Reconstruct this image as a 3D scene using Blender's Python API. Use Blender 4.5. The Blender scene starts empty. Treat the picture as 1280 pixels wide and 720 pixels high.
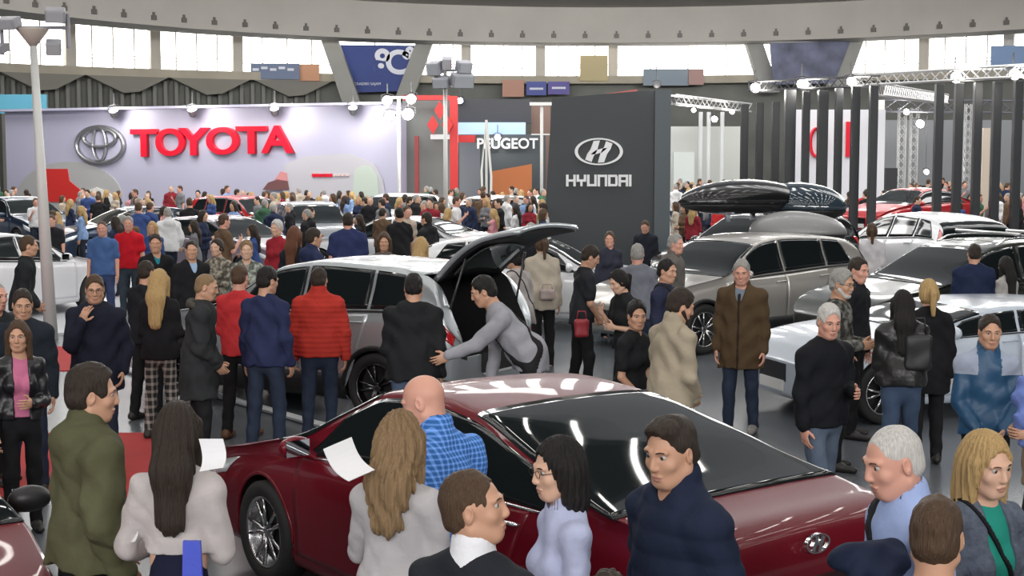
import bpy, math, random
import numpy as np
from mathutils import Vector, Matrix
# ---------------------------------------------------------------- camera, world, light, exposure
FOC = 1800.0; YH = 200; PITCH = math.atan((360 - YH) / FOC); CZ = 2.75
scene = bpy.context.scene
cam = bpy.data.objects.new('camera', bpy.data.cameras.new('camera')); scene.collection.objects.link(cam)
cam.location = (0, 0, CZ); cam.rotation_euler = (math.pi / 2 - PITCH, 0, 0)
cam.data.sensor_width = 36; cam.data.lens = 36 * FOC / 1280; cam.data.clip_end = 400; cam.data.clip_start = .1
scene.camera = cam
scene.view_settings.view_transform = 'Standard'; scene.view_settings.look = 'None'
scene.view_settings.gamma = 1; scene.view_settings.use_curve_mapping = False
scene.view_settings.exposure = 0.0
world = bpy.data.worlds.new('world'); scene.world = world; world.use_nodes = True
_bg = world.node_tree.nodes['Background']; _bg.inputs[0].default_value = (.93, .95, 1, 1); _bg.inputs[1].default_value = .42
R_90 = math.pi / 2
DAY = 5.0          # brightness of the daylight windows
SKYL = 9.0         # brightness of the roof lights
def roof_lamp_or_fill(x, y, z, sx, sy, rz, e, col=(1, .97, .92), tilt=0, spread=180):
    l = bpy.data.lights.new('roof_lamp_or_fill', 'AREA'); l.shape = 'RECTANGLE'; l.size = sx; l.size_y = sy; l.energy = e; l.color = col; l.spread = math.radians(spread)
    o = bpy.data.objects.new('roof_lamp_or_fill', l); scene.collection.objects.link(o); o.location = (x, y, z); o.rotation_euler = (tilt, 0, rz)
# rows of long luminaires under the flat outer roof of the hall
for _i in range(19):
    for _j in range(6):
        roof_lamp_or_fill(-13.5 + 1.5 * _i, 2.5 + 3.9 * _j, 11.4, .16, 2.6, 0, 19)
for _i in range(5): roof_lamp_or_fill(-20 + 10 * _i, 46, 13, 5, 5, 0, 500)
# added fill lights, out of view, brightening the far side of the ring
for _i in range(4): roof_lamp_or_fill(-21 + 16 * _i, 27, 10.6, 12, 2.2, 0, 2500, (1, .98, .95), R_90 * 1.2, 65)
# added soft fill from behind the viewer, standing in for daylight through windows
for _i in range(3): roof_lamp_or_fill(-16 + 16 * _i, -14, 9, 12, 4, 0, 2300, (1, .98, .96), R_90)
# ---------------------------------------------------------------- helpers
COL = bpy.context.scene.collection
R = math.radians

def tag(o, label=None, cat=None, group=None, kind=None):
    if label: o['label'] = label
    if cat: o['category'] = cat
    if group: o['group'] = group
    if kind: o['kind'] = kind
    return o

def empty(name, loc=(0, 0, 0), rz=0, sc=1):
    o = bpy.data.objects.new(name, None); COL.objects.link(o)
    o.location = loc; o.rotation_euler = (0, 0, rz); o.scale = (sc, sc, sc)
    o.empty_display_size = .1
    return o

def ray(u, v):
    dx, dy = (u - 640) / FOC, (360 - v) / FOC
    return Vector((dx, math.cos(PITCH) + dy * math.sin(PITCH), -math.sin(PITCH) + dy * math.cos(PITCH)))

def at(u, v, depth):
    d = ray(u, v); t = depth / d.y
    return Vector((d.x * t, depth, CZ + d.z * t))

def ground(u, v, z=0):
    d = ray(u, v); t = (z - CZ) / d.z
    return Vector((d.x * t, d.y * t, z))

# ---- materials
_MC = {}
def mat(name, col, rough=.6, metal=0, coat=0, emit=0, bump=None, noise=None, spec=None, alpha=None, trans=0, sheen=0, ecol=None):
    if name in _MC: return _MC[name]
    m = bpy.data.materials.new(name); m.use_nodes = True
    nt = m.node_tree; b = nt.nodes['Principled BSDF']
    b.inputs['Base Color'].default_value = (*col, 1)
    b.inputs['Roughness'].default_value = rough
    b.inputs['Metallic'].default_value = metal
    b.inputs['Coat Weight'].default_value = coat
    b.inputs['Coat Roughness'].default_value = .03
    if coat: b.inputs['Coat IOR'].default_value = 1.36
    if spec is not None: b.inputs['Specular IOR Level'].default_value = spec
    if trans: b.inputs['Transmission Weight'].default_value = trans
    if sheen: b.inputs['Sheen Weight'].default_value = sheen
    if emit:
        b.inputs['Emission Color'].default_value = (*(ecol or col), 1)
        b.inputs['Emission Strength'].default_value = emit
    tc = None
    if noise or bump:
        tc = nt.nodes.new('ShaderNodeTexCoord')
    if noise:   # (scale, amount, (sx,sy,sz))
        mp = nt.nodes.new('ShaderNodeMapping'); mp.inputs['Scale'].default_value = noise[2] if len(noise) > 2 else (1, 1, 1)
        n = nt.nodes.new('ShaderNodeTexNoise'); n.inputs['Scale'].default_value = noise[0]; n.inputs['Detail'].default_value = 3
        mx = nt.nodes.new('ShaderNodeMix'); mx.data_type = 'RGBA'
        a = noise[1]
        mx.inputs[6].default_value = (*[c * (1 - a) for c in col], 1)
        mx.inputs[7].default_value = (*[min(1, c * (1 + a) + a * .02) for c in col], 1)
        nt.links.new(tc.outputs['Object'], mp.inputs[0]); nt.links.new(mp.outputs[0], n.inputs[0])
        nt.links.new(n.outputs[0], mx.inputs[0]); nt.links.new(mx.outputs[2], b.inputs['Base Color'])
    if bump:    # (scale, strength, (sx,sy,sz))
        mp = nt.nodes.new('ShaderNodeMapping'); mp.inputs['Scale'].default_value = bump[2] if len(bump) > 2 else (1, 1, 1)
        n = nt.nodes.new('ShaderNodeTexNoise'); n.inputs['Scale'].default_value = bump[0]; n.inputs['Detail'].default_value = 4
        bp = nt.nodes.new('ShaderNodeBump'); bp.inputs['Strength'].default_value = bump[1]; bp.inputs['Distance'].default_value = .02
        nt.links.new(tc.outputs['Object'], mp.inputs[0]); nt.links.new(mp.outputs[0], n.inputs[0])
        nt.links.new(n.outputs[0], bp.inputs['Height']); nt.links.new(bp.outputs[0], b.inputs['Normal'])
    _MC[name] = m
    return m

def cloth(col, kind='plain'):
    key = 'cloth_%s_%.3f_%.3f_%.3f' % ((kind,) + tuple(col))
    if key in _MC: return _MC[key]
    if kind == 'plain': return mat(key, col, .85, bump=(11, .65), noise=(5, .2), spec=.14)
    if kind == 'shiny': return mat(key, col, .42, bump=(12, .3), noise=(6, .12), spec=.4)
    if kind == 'leather': return mat(key, col, .35, bump=(18, .3), spec=.45)
    if kind == 'denim': return mat(key, col, .85, bump=(20, .25), noise=(7, .35), spec=.2)
    if kind == 'knit': return mat(key, col, .9, bump=(60, .5), noise=(30, .55), spec=.2)
    m = mat(key, col, .85, spec=.2)
    nt = m.node_tree; b = nt.nodes['Principled BSDF']
    tc = nt.nodes.new('ShaderNodeTexCoord'); sx = nt.nodes.new('ShaderNodeSeparateXYZ')
    nt.links.new(tc.outputs['Object'], sx.inputs[0])
    def wave(o, f, off=0):
        a = nt.nodes.new('ShaderNodeMath'); a.operation = 'MULTIPLY'; a.inputs[1].default_value = f
        nt.links.new(o, a.inputs[0])
        s = nt.nodes.new('ShaderNodeMath'); s.operation = 'SINE'; nt.links.new(a.outputs[0], s.inputs[0])
        g = nt.nodes.new('ShaderNodeMath'); g.operation = 'GREATER_THAN'; g.inputs[1].default_value = .35
        nt.links.new(s.outputs[0], g.inputs[0]); return g.outputs[0]
    def madd(a, c, op='ADD'):
        x = nt.nodes.new('ShaderNodeMath'); x.operation = op
        nt.links.new(a, x.inputs[0])
        if isinstance(c, float): x.inputs[1].default_value = c
        else: nt.links.new(c, x.inputs[1])
        return x.outputs[0]
    mx = nt.nodes.new('ShaderNodeMix'); mx.data_type = 'RGBA'
    if kind == 'check':
        xy = madd(sx.outputs[0], sx.outputs[1])
        fac = madd(madd(wave(xy, 260), wave(sx.outputs[2], 260)), .5, 'MULTIPLY')
        c2 = tuple(min(1, c * 2.2 + .12) for c in col)
    elif kind == 'plaid':
        xy = madd(sx.outputs[0], sx.outputs[1])
        fac = madd(madd(wave(xy, 80), wave(sx.outputs[2], 80)), .5, 'MULTIPLY')
        c2 = (.35, .33, .3)
    else:       # 'camo' / mottled print
        n = nt.nodes.new('ShaderNodeTexNoise'); n.inputs['Scale'].default_value = 16
        nt.links.new(tc.outputs['Object'], n.inputs[0])
        fac = madd(madd(n.outputs[0], -.45), 6., 'MULTIPLY')
        c2 = tuple(min(1, c * 3 + .08) for c in col)
    mx.inputs[6].default_value = (*col, 1); mx.inputs[7].default_value = (*c2, 1)
    nt.links.new(fac, mx.inputs[0]); nt.links.new(mx.outputs[2], b.inputs['Base Color'])
    return m

def skin_m(col):
    key = 'skin_%.2f_%.2f_%.2f' % tuple(col)
    return mat(key, col, .5, noise=(9, .12), spec=.35)
def hair_m(col):
    key = 'hair_%.3f_%.3f_%.3f' % tuple(col)
    return mat(key, col, .5, noise=(26, .5, (6, 6, .5)), bump=(50, .6, (5, 5, .3)), spec=.22)

# ---- mesh from arrays
def mesh_np(name, v, q, material=None, parent=None, smooth=True, link=True):
    me = bpy.data.meshes.new(name)
    v = np.asarray(v, np.float32); q = np.asarray(q, np.int32)
    n = q.shape[1]
    me.vertices.add(len(v)); me.vertices.foreach_set('co', v.ravel())
    me.loops.add(q.size); me.loops.foreach_set('vertex_index', q.ravel())
    me.polygons.add(len(q)); me.polygons.foreach_set('loop_start', np.arange(0, q.size, n, dtype=np.int32))
    me.update(calc_edges=True)
    me.polygons.foreach_set('use_smooth', np.full(len(q), smooth)); me.update()
    if material: me.materials.append(material)
    if not link: return me
    o = bpy.data.objects.new(name, me); COL.objects.link(o)
    if parent: o.parent = parent
    return o

class MB:
    """collects boxes, tubes, lathes, prisms; build() links them as one mesh object"""
    def __init__(s): s.v = []; s.f = []
    def _add(s, vs, fs):
        b = len(s.v); s.v += [tuple(x) for x in vs]; s.f += [tuple(i + b for i in f) for f in fs]; return s
    def box(s, c, d, rz=0, M=None):
        x, y, z = [k / 2 for k in d]
        vs = [Vector(p) for p in [(-x, -y, -z), (x, -y, -z), (x, y, -z), (-x, y, -z), (-x, -y, z), (x, -y, z), (x, y, z), (-x, y, z)]]
        Rm = M or Matrix.Rotation(rz, 3, 'Z')
        vs = [Rm @ p + Vector(c) for p in vs]
        return s._add(vs, [(0, 3, 2, 1), (4, 5, 6, 7), (0, 1, 5, 4), (1, 2, 6, 5), (2, 3, 7, 6), (3, 0, 4, 7)])
    def tube(s, pts, r, n=8, r2=None, closed=False):
        pts = [Vector(p) for p in pts]; m = len(pts); rs = []
        for i in range(m):
            rs.append(r if r2 is None else r + (r2 - r) * i / max(1, m - 1))
        vs = []; up = Vector((0, 0, 1))
        for i, p in enumerate(pts):
            if closed: t = pts[(i + 1) % m] - pts[i - 1]
            else: t = pts[min(m - 1, i + 1)] - pts[max(0, i - 1)]
            t.normalize()
            a = t.cross(up)
            if a.length < .05: a = t.cross(Vector((1, 0, 0)))
            a.normalize(); b = t.cross(a).normalized()
            for k in range(n):
                an = 2 * math.pi * k / n
                vs.append(p + (a * math.cos(an) + b * math.sin(an)) * rs[i])
        fs = []
        for i in range(m if closed else m - 1):
            j = (i + 1) % m
            for k in range(n):
                k2 = (k + 1) % n
                fs.append((i * n + k, i * n + k2, j * n + k2, j * n + k))
        if not closed:
            fs.append(tuple(range(n - 1, -1, -1))); fs.append(tuple((m - 1) * n + k for k in range(n)))
        return s._add(vs, fs)
    def lathe(s, prof, c=(0, 0, 0), n=24, M=None):
        vs = []; Rm = M or Matrix.Identity(3)
        for (r, z) in prof:
            for k in range(n):
                a = 2 * math.pi * k / n
                vs.append(Rm @ Vector((r * math.cos(a), r * math.sin(a), z)) + Vector(c))
        fs = []
        for i in range(len(prof) - 1):
            for k in range(n):
                k2 = (k + 1) % n
                fs.append((i * n + k, i * n + k2, (i + 1) * n + k2, (i + 1) * n + k))
        fs.append(tuple(range(n - 1, -1, -1))); fs.append(tuple((len(prof) - 1) * n + k for k in range(n)))
        return s._add(vs, fs)
    def prism(s, poly, t, M=None, c=(0, 0, 0)):
        """polygon in local xz plane, thickness t along y"""
        n = len(poly); Rm = M or Matrix.Identity(3); C = Vector(c)
        vs = [Rm @ Vector((x, -t / 2, z)) + C for x, z in poly] + [Rm @ Vector((x, t / 2, z)) + C for x, z in poly]
        fs = [tuple(range(n)), tuple(range(2 * n - 1, n - 1, -1))]
        for i in range(n):
            j = (i + 1) % n
            fs.append((j, i, n + i, n + j))
        return s._add(vs, fs)
    def build(s, name, material, parent=None, smooth=False, bevel=0):
        me = bpy.data.meshes.new(name); me.from_pydata(s.v, [], s.f); me.update()
        if material: me.materials.append(material)
        if smooth: me.polygons.foreach_set('use_smooth', [True] * len(me.polygons))
        o = bpy.data.objects.new(name, me); COL.objects.link(o)
        if parent: o.parent = parent
        if bevel:
            b = o.modifiers.new('b', 'BEVEL'); b.width = bevel; b.segments = 2; b.limit_method = 'ANGLE'
        return o

# ---- signed distance modelling: primitives blended into one continuous surface
def _v(p): return np.array([p[0], p[1], p[2]], float)

class Body:
    def __init__(s): s.ops = []
    def _p(s, f, lo, hi, k, mode='u'): s.ops.append((mode, f, np.asarray(lo, float), np.asarray(hi, float), k))
    def cone(s, a, b, r1, r2, k=.02, mode='u', flat=None, Rm=None):
        """tapered limb a->b; flat=(fx,fy,fz) squashes it in the frame Rm"""
        a, b = _v(a), _v(b); rm = max(r1, r2)
        if flat is None:
            ba = b - a; L = ba @ ba + 1e-9
            def f(x, y, z):
                px, py, pz = x - a[0], y - a[1], z - a[2]
                t = np.clip((px * ba[0] + py * ba[1] + pz * ba[2]) / L, 0, 1)
                return np.sqrt((px - t * ba[0]) ** 2 + (py - t * ba[1]) ** 2 + (pz - t * ba[2]) ** 2) - (r1 + (r2 - r1) * t)
            ext = rm
        else:
            M = np.array(Rm) if Rm is not None else np.eye(3); sc = np.array(flat, float)
            a2, b2 = (M.T @ a) / sc, (M.T @ b) / sc; ba = b2 - a2; L = ba @ ba + 1e-9; ms = sc.min() ** .7
            def f(x, y, z):
                q = [(M[0, i] * x + M[1, i] * y + M[2, i] * z) / sc[i] - a2[i] for i in range(3)]
                t = np.clip((q[0] * ba[0] + q[1] * ba[1] + q[2] * ba[2]) / L, 0, 1)
                return (np.sqrt((q[0] - t * ba[0]) ** 2 + (q[1] - t * ba[1]) ** 2 + (q[2] - t * ba[2]) ** 2) - (r1 + (r2 - r1) * t)) * ms
            ext = rm * sc.max()
        s._p(f, np.minimum(a, b) - ext, np.maximum(a, b) + ext, k, mode)
    def ell(s, c, rad, k=.02, mode='u', Rm=None):
        c = _v(c); M = np.array(Rm) if Rm is not None else np.eye(3); rad = np.array(rad, float)
        def f(x, y, z):
            px, py, pz = x - c[0], y - c[1], z - c[2]
            q = [(M[0, i] * px + M[1, i] * py + M[2, i] * pz) / rad[i] for i in range(3)]
            k0 = np.sqrt(q[0] ** 2 + q[1] ** 2 + q[2] ** 2); k1 = np.sqrt((q[0] / rad[0]) ** 2 + (q[1] / rad[1]) ** 2 + (q[2] / rad[2]) ** 2) + 1e-6
            return k0 * (k0 - 1) / k1
        e = np.abs(M) @ rad
        s._p(f, c - e, c + e, k, mode)
    def box(s, c, half, r=.005, k=.01, mode='u', Rm=None):
        c = _v(c); M = np.array(Rm) if Rm is not None else np.eye(3); half = np.array(half, float)
        def f(x, y, z):
            px, py, pz = x - c[0], y - c[1], z - c[2]
            q = [np.abs(M[0, i] * px + M[1, i] * py + M[2, i] * pz) - half[i] + r for i in range(3)]
            o = np.sqrt(np.maximum(q[0], 0) ** 2 + np.maximum(q[1], 0) ** 2 + np.maximum(q[2], 0) ** 2)
            return o + np.minimum(np.maximum(np.maximum(q[0], q[1]), q[2]), 0) - r
        e = np.abs(M) @ half
        s._p(f, c - e, c + e, k, mode)
    def cut(s, p, n, k=.004):
        """keep what lies on the -n side of the plane"""
        p, n = _v(p), _v(n); n = n / np.linalg.norm(n)
        s.ops.append(('i', lambda x, y, z: (x - p[0]) * n[0] + (y - p[1]) * n[1] + (z - p[2]) * n[2], None, None, k))
    def noise(s, fn): s.ops.append(('n', fn, None, None, 0))
    def mesh(s, res, fine=(), fres=None):
        us = [o for o in s.ops if o[0] == 'u']
        lo = np.min([o[2] - o[4] * .3 for o in us], 0) - 3 * res; hi = np.max([o[3] + o[4] * .3 for o in us], 0) + 3 * res
        ax = []
        for i in range(3):
            pts = [lo[i]]; p = lo[i]
            iv = [(b[0][i], b[1][i]) for b in fine]
            while p < hi[i]:
                st = res
                for (a, b) in iv:
                    if a - res < p < b: st = fres
                p += st; pts.append(p)
            ax.append(np.array(pts, np.float32))
        X, Y, Z = ax; d = np.full((len(X), len(Y), len(Z)), .5, np.float32)
        for mode, f, l, h, k in s.ops:
            if mode in 'us':
                m = k + 2.5 * res
                i0, i1 = np.searchsorted(X, l[0] - m), np.searchsorted(X, h[0] + m)
                j0, j1 = np.searchsorted(Y, l[1] - m), np.searchsorted(Y, h[1] + m)
                k0, k1 = np.searchsorted(Z, l[2] - m), np.searchsorted(Z, h[2] + m)
                if i0 >= i1 or j0 >= j1 or k0 >= k1: continue
                e = f(X[i0:i1, None, None], Y[None, j0:j1, None], Z[None, None, k0:k1]).astype(np.float32)
                sub = d[i0:i1, j0:j1, k0:k1]
                if mode == 'u':
                    hh = np.maximum(k - np.abs(sub - e), 0) / k
                    d[i0:i1, j0:j1, k0:k1] = np.minimum(sub, e) - hh * hh * (k * .25)
                else:
                    e = -e; hh = np.maximum(k - np.abs(sub - e), 0) / k
                    d[i0:i1, j0:j1, k0:k1] = np.maximum(sub, e) + hh * hh * (k * .25)
            else:
                e = f(X[:, None, None], Y[None, :, None], Z[None, None, :]).astype(np.float32)
                if mode == 'n': d = d + e
                else: d = np.maximum(d, e)
        return nets(d, X, Y, Z)

def nets(d, X, Y, Z):
    d[0] = d[-1] = .5; d[:, 0] = d[:, -1] = .5; d[:, :, 0] = d[:, :, -1] = .5
    s = d < 0
    n = [a - 1 for a in d.shape]
    cnt = np.zeros(n, np.int8)
    for a in (0, 1):
        for b in (0, 1):
            for c in (0, 1):
                cnt += s[a:a + n[0], b:b + n[1], c:c + n[2]]
    I, J, K = np.nonzero((cnt > 0) & (cnt < 8))
    idx = np.full(n, -1, np.int32); idx[I, J, K] = np.arange(len(I))
    acc = np.zeros((len(I), 3), np.float32); w = np.zeros(len(I), np.float32)
    for axis in range(3):
        o = [(0, 0, 0)] * 4; o1 = [a for a in range(3) if a != axis]
        for p in (0, 1):
            for q in (0, 1):
                off = [0, 0, 0]; off[o1[0]] = p; off[o1[1]] = q
                a = (I + off[0], J + off[1], K + off[2])
                off2 = list(off); off2[axis] += 1
                b = (I + off2[0], J + off2[1], K + off2[2])
                da, db = d[a], d[b]
                m = (da < 0) != (db < 0)
                t = np.where(m, da / (da - db + 1e-12), 0)
                for c, A in enumerate((X, Y, Z)):
                    va, vb = A[a[c]], A[b[c]]
                    acc[:, c] += np.where(m, va + (vb - va) * t, 0)
                w += m
    v = acc / np.maximum(w, 1)[:, None]
    faces = []
    for axis in range(3):
        if axis == 0: e = s[:-1] != s[1:]; src = s[:-1]
        elif axis == 1: e = s[:, :-1] != s[:, 1:]; src = s[:, :-1]
        else: e = s[:, :, :-1] != s[:, :, 1:]; src = s[:, :, :-1]
        i, j, k = np.nonzero(e); fl = src[i, j, k]
        if axis == 0: c = [idx[i, j - 1, k - 1], idx[i, j, k - 1], idx[i, j, k], idx[i, j - 1, k]]
        elif axis == 1: c = [idx[i - 1, j, k - 1], idx[i - 1, j, k], idx[i, j, k], idx[i, j, k - 1]]
        else: c = [idx[i - 1, j - 1, k], idx[i, j - 1, k], idx[i, j, k], idx[i - 1, j, k]]
        q = np.stack(c, 1)
        q[~fl] = q[~fl][:, ::-1]
        faces.append(q)
    return v, np.concatenate(faces)
# ---------------------------------------------------------------- people
ARM = {  # upper-arm and forearm directions (x = outwards, y = forwards)
    'down': ((.16, .02, -1), (.06, .18, -1)),
    'relax': ((.2, -.05, -1), (.0, .38, -1)),
    'hold': ((.16, .12, -1), (-.5, .85, .05)),
    'low': ((.14, .12, -1), (-.45, .55, -.75)),
    'cross': ((.2, .15, -1), (-.85, .5, .08)),
    'back': ((.22, -.22, -1), (-.75, -.28, -.45)),
    'pocket': ((.3, -.12, -1), (-.12, .4, -.9)),
    'phone': ((.12, .35, -1), (-.3, .7, .75)),
    'face': ((.1, .5, -.85), (-.42, .18, .95)),
    'reach': ((.1, .75, -.7), (-.05, .95, -.25)),
    'paper': ((.2, .3, -1), (.1, 1, .18)),
    'side': ((.5, .2, -1), (.35, .6, -.35)),
}
TONES = {'fair': (.62, .38, .27), 'mid': (.52, .29, .19), 'tan': (.42, .22, .14), 'pink': (.6, .31, .23)}
HAIRC = {'black': (.012, .01, .009), 'dark': (.03, .02, .014), 'brown': (.075, .043, .024), 'light': (.24, .155, .08),
         'blonde': (.45, .3, .13), 'grey': (.3, .29, .27), 'silver': (.55, .53, .5), 'red': (.13, .05, .025)}

def frame_rot(yaw=0, pitch=0, roll=0):
    """yaw: turn to the person's left, pitch: nod forwards, roll: tilt"""
    return Matrix.Rotation(R(yaw), 3, 'Z') @ Matrix.Rotation(-R(pitch), 3, 'X') @ Matrix.Rotation(R(roll), 3, 'Y')

class Pose:
    def __init__(s, d):
        s.d = d; w = s.w = d.get('w', 1.0); f = s.f = d.get('f', False)
        lean = d.get('lean', 2)
        s.hip = Vector((0, 0, .93))
        s.RU = Matrix.Rotation(-R(lean), 3, 'X') @ Matrix.Rotation(R(d.get('side', 0)), 3, 'Y')
        s.sh = (.146 if f else .166) * (1 + (w - 1) * .5)
        s.RH = frame_rot(*d.get('head', (0, 5, 0)))
        s.neck = s.U((0, -.005, 1.475)); s.hc = s.neck + (s.RU @ Vector((0, .0, .04))) + s.RH @ Vector((0, .012, .115))
        s.arms = []
        for sd, key in ((-1, 'L'), (1, 'R')):
            a = d.get(key, 'down'); u, fo = ARM[a] if isinstance(a, str) else a
            S = s.U((sd * s.sh, -.01, 1.378))
            u = Vector((u[0] * sd, u[1], u[2])).normalized(); fo = Vector((fo[0] * sd, fo[1], fo[2])).normalized()
            E = S + (s.RU @ u if isinstance(a, str) and lean < 20 else u) * .285
            W = E + fo * .245
            s.arms.append((sd, S, E, W, fo, a))
        st = d.get('stride', .06); s.legs = []
        lx = .085 if f else .095
        for sd in (-1, 1):
            yy = st * sd
            s.legs.append((sd, Vector((sd * lx, 0, .92)), Vector((sd * (lx + .01), yy * .6 + .02, .49)), Vector((sd * (lx + .02 + d.get('spread', 0)), yy - .02, .085))))
    def U(s, p):
        return s.hip + s.RU @ (Vector(p) - s.hip)
    def H(s, p): return s.hc + s.RH @ Vector(p)

def hand_ops(b, W, fo, sd, a, mode):
    hint = Vector((0, 1, .1)) if fo.z < -.7 else Vector((0, .1, 1))
    if a == 'face': hint = Vector((-sd, .5, 0))
    fo = fo.normalized(); sdv = (hint - fo * hint.dot(fo)).normalized()
    n = fo.cross(sdv) * sd * 1.0            # palm normal, towards the body
    inward = Vector((-sd, 0, 0)) if abs(fo.z) > .5 else Vector((-sd * .6, 0, -.4))
    if n.dot(inward) < 0: n = -n
    Rm = Matrix((sdv, n, fo)).transposed()
    P = W + fo * .045
    b.ell(P, (.041, .017, .056), .02, Rm=Rm)
    c0 = {'fist': 62, 'open': 12}.get(mode, 26)
    for i in range(4):
        p = W + fo * (.088 - .004 * abs(i - 1)) + sdv * (.029 - .0195 * i)
        L = (.036, .041, .038, .029)[i]; r = .0088
        for j in range(3):
            an = R(c0 * (j + .6) * (.9 + .08 * i))
            dr = fo * math.cos(an) + n * math.sin(an) + sdv * (.06 - .04 * i)
            q = p + dr.normalized() * L * (1, .75, .6)[j]
            b.cone(p, q, r, r * .9, .004); p = q; r *= .9
    p = W + fo * .028 + sdv * .03 + n * .006
    for j, (L, o) in enumerate(((.042, .75), (.03, .35))):
        q = p + (fo * .8 + sdv * o + n * .35).normalized() * L
        b.cone(p, q, .0115 - .001 * j, .0095 - .001 * j, .008); p = q

def body_ops(P, near):
    d = P.d; b = Body(); w = P.w; f = P.f; H = P.H; RH = P.RH
    # head
    b.ell(H((0, -.012, .028)), (.075, .096, .088), .02, Rm=RH)
    b.ell(H((0, .03, -.03)), (.061, .064, .082), .03, Rm=RH)
    b.ell(H((0, .052, -.088)), (.03 if not f else .025, .028, .022), .03, Rm=RH)
    for sx in (-1, 1):
        b.cone(H((sx * .058, -.005, -.06)), H((sx * .02, .06, -.092)), .018, .018, .03)
        b.ell(H((sx * .04, .062, -.022)), (.02, .018, .018), .02, Rm=RH)
        b.cone(H((sx * .012, .087, .03)), H((sx * .045, .075, .03)), .009, .008, .014)
        b.ell(H((sx * .0765, -.008, -.004)), (.009, .02, .031), .008, Rm=RH @ Matrix.Rotation(-sx * R(18), 3, 'Z'))
        b.ell(H((sx * .083, -.004, .002)), (.004, .01, .016), .004, mode='s', Rm=RH)
        b.ell(H((sx * .031, .095, .012)), (.016, .015, .0085), .011, mode='s', Rm=RH)
    # nose, lips
    b.cone(H((0, .09, .018)), H((0, .104, -.022)), .008, .0115, .012)
    b.ell(H((0, .097, -.029)), (.016, .012, .009), .008, Rm=RH)
    b.ell(H((0, .088, -.058)), (.024, .012, .0075), .006, Rm=RH)
    b.ell(H((0, .086, -.07)), (.02, .012, .0075), .006, Rm=RH)
    b.cone(H((-.022, .098, -.064)), H((.022, .098, -.064)), .0025, .0025, .004, mode='s')
    # neck and torso
    nr = .051 if f else .058 + .01 * (w - 1)
    b.cone(H((0, -.022, -.05)), P.U((0, -.01, 1.44)), nr, nr + .008, .03)
    for sx in (-1, 1): b.cone(P.U((sx * .02, -.015, 1.465)), P.U((sx * .12, -.012, 1.39)), .04, .036, .04)
    fl = (1, .62, 1)
    tr = .128 if f else .146
    b.cone(P.U((0, 0, 1.3)), P.U((0, 0, 1.1)), tr * w, (tr - .022) * w, .05, flat=fl, Rm=P.RU)
    b.cone(P.U((0, 0, 1.1)), (0, 0, .93), (tr - .022) * w, .13 * w, .05, flat=fl)
    if f:
        for sx in (-1, 1): b.ell(P.U((sx * .066, .065, 1.25)), (.05, .045, .05), .04, Rm=P.RU)
    am = w ** .5 * (.85 if f else 1)
    for (sd, S, E, W, fo, a) in P.arms:
        b.ell(S, (.043 * am, .043 * am, .044 * am), .03)
        b.cone(S, E, .046 * am, .038 * am, .02); b.cone(E, W, .039 * am, .026 * am, .015)
        hand_ops(b, W, fo, sd, a, d.get('hand' + ('L' if sd < 0 else 'R')))
    for (sd, A, K, F) in P.legs:
        b.cone(A, K, .066 * w, .05, .03); b.cone(K, F, .05, .034, .02)
        b.cone(F + Vector((0, -.03, -.04)), F + Vector((0, .13, -.055)), .035, .025, .02)
    return b

def wrinkle(amp, ph, sc=1.0):
    def fn(x, y, z):
        return amp * (np.sin(sc * (26 * z + 9 * x + 7 * y) + ph + 2.2 * np.sin(13 * x + ph) + 1.8 * np.sin(11 * y + 5 * z))
                      + .6 * np.sin(sc * (38 * x - 17 * z) + 2 * np.sin(19 * y + ph)) - .7 * np.abs(np.sin(sc * (15 * z + 12 * x - 8 * y) + 2 * np.sin(9 * x + 8 * z + ph))))
    return fn

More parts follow.
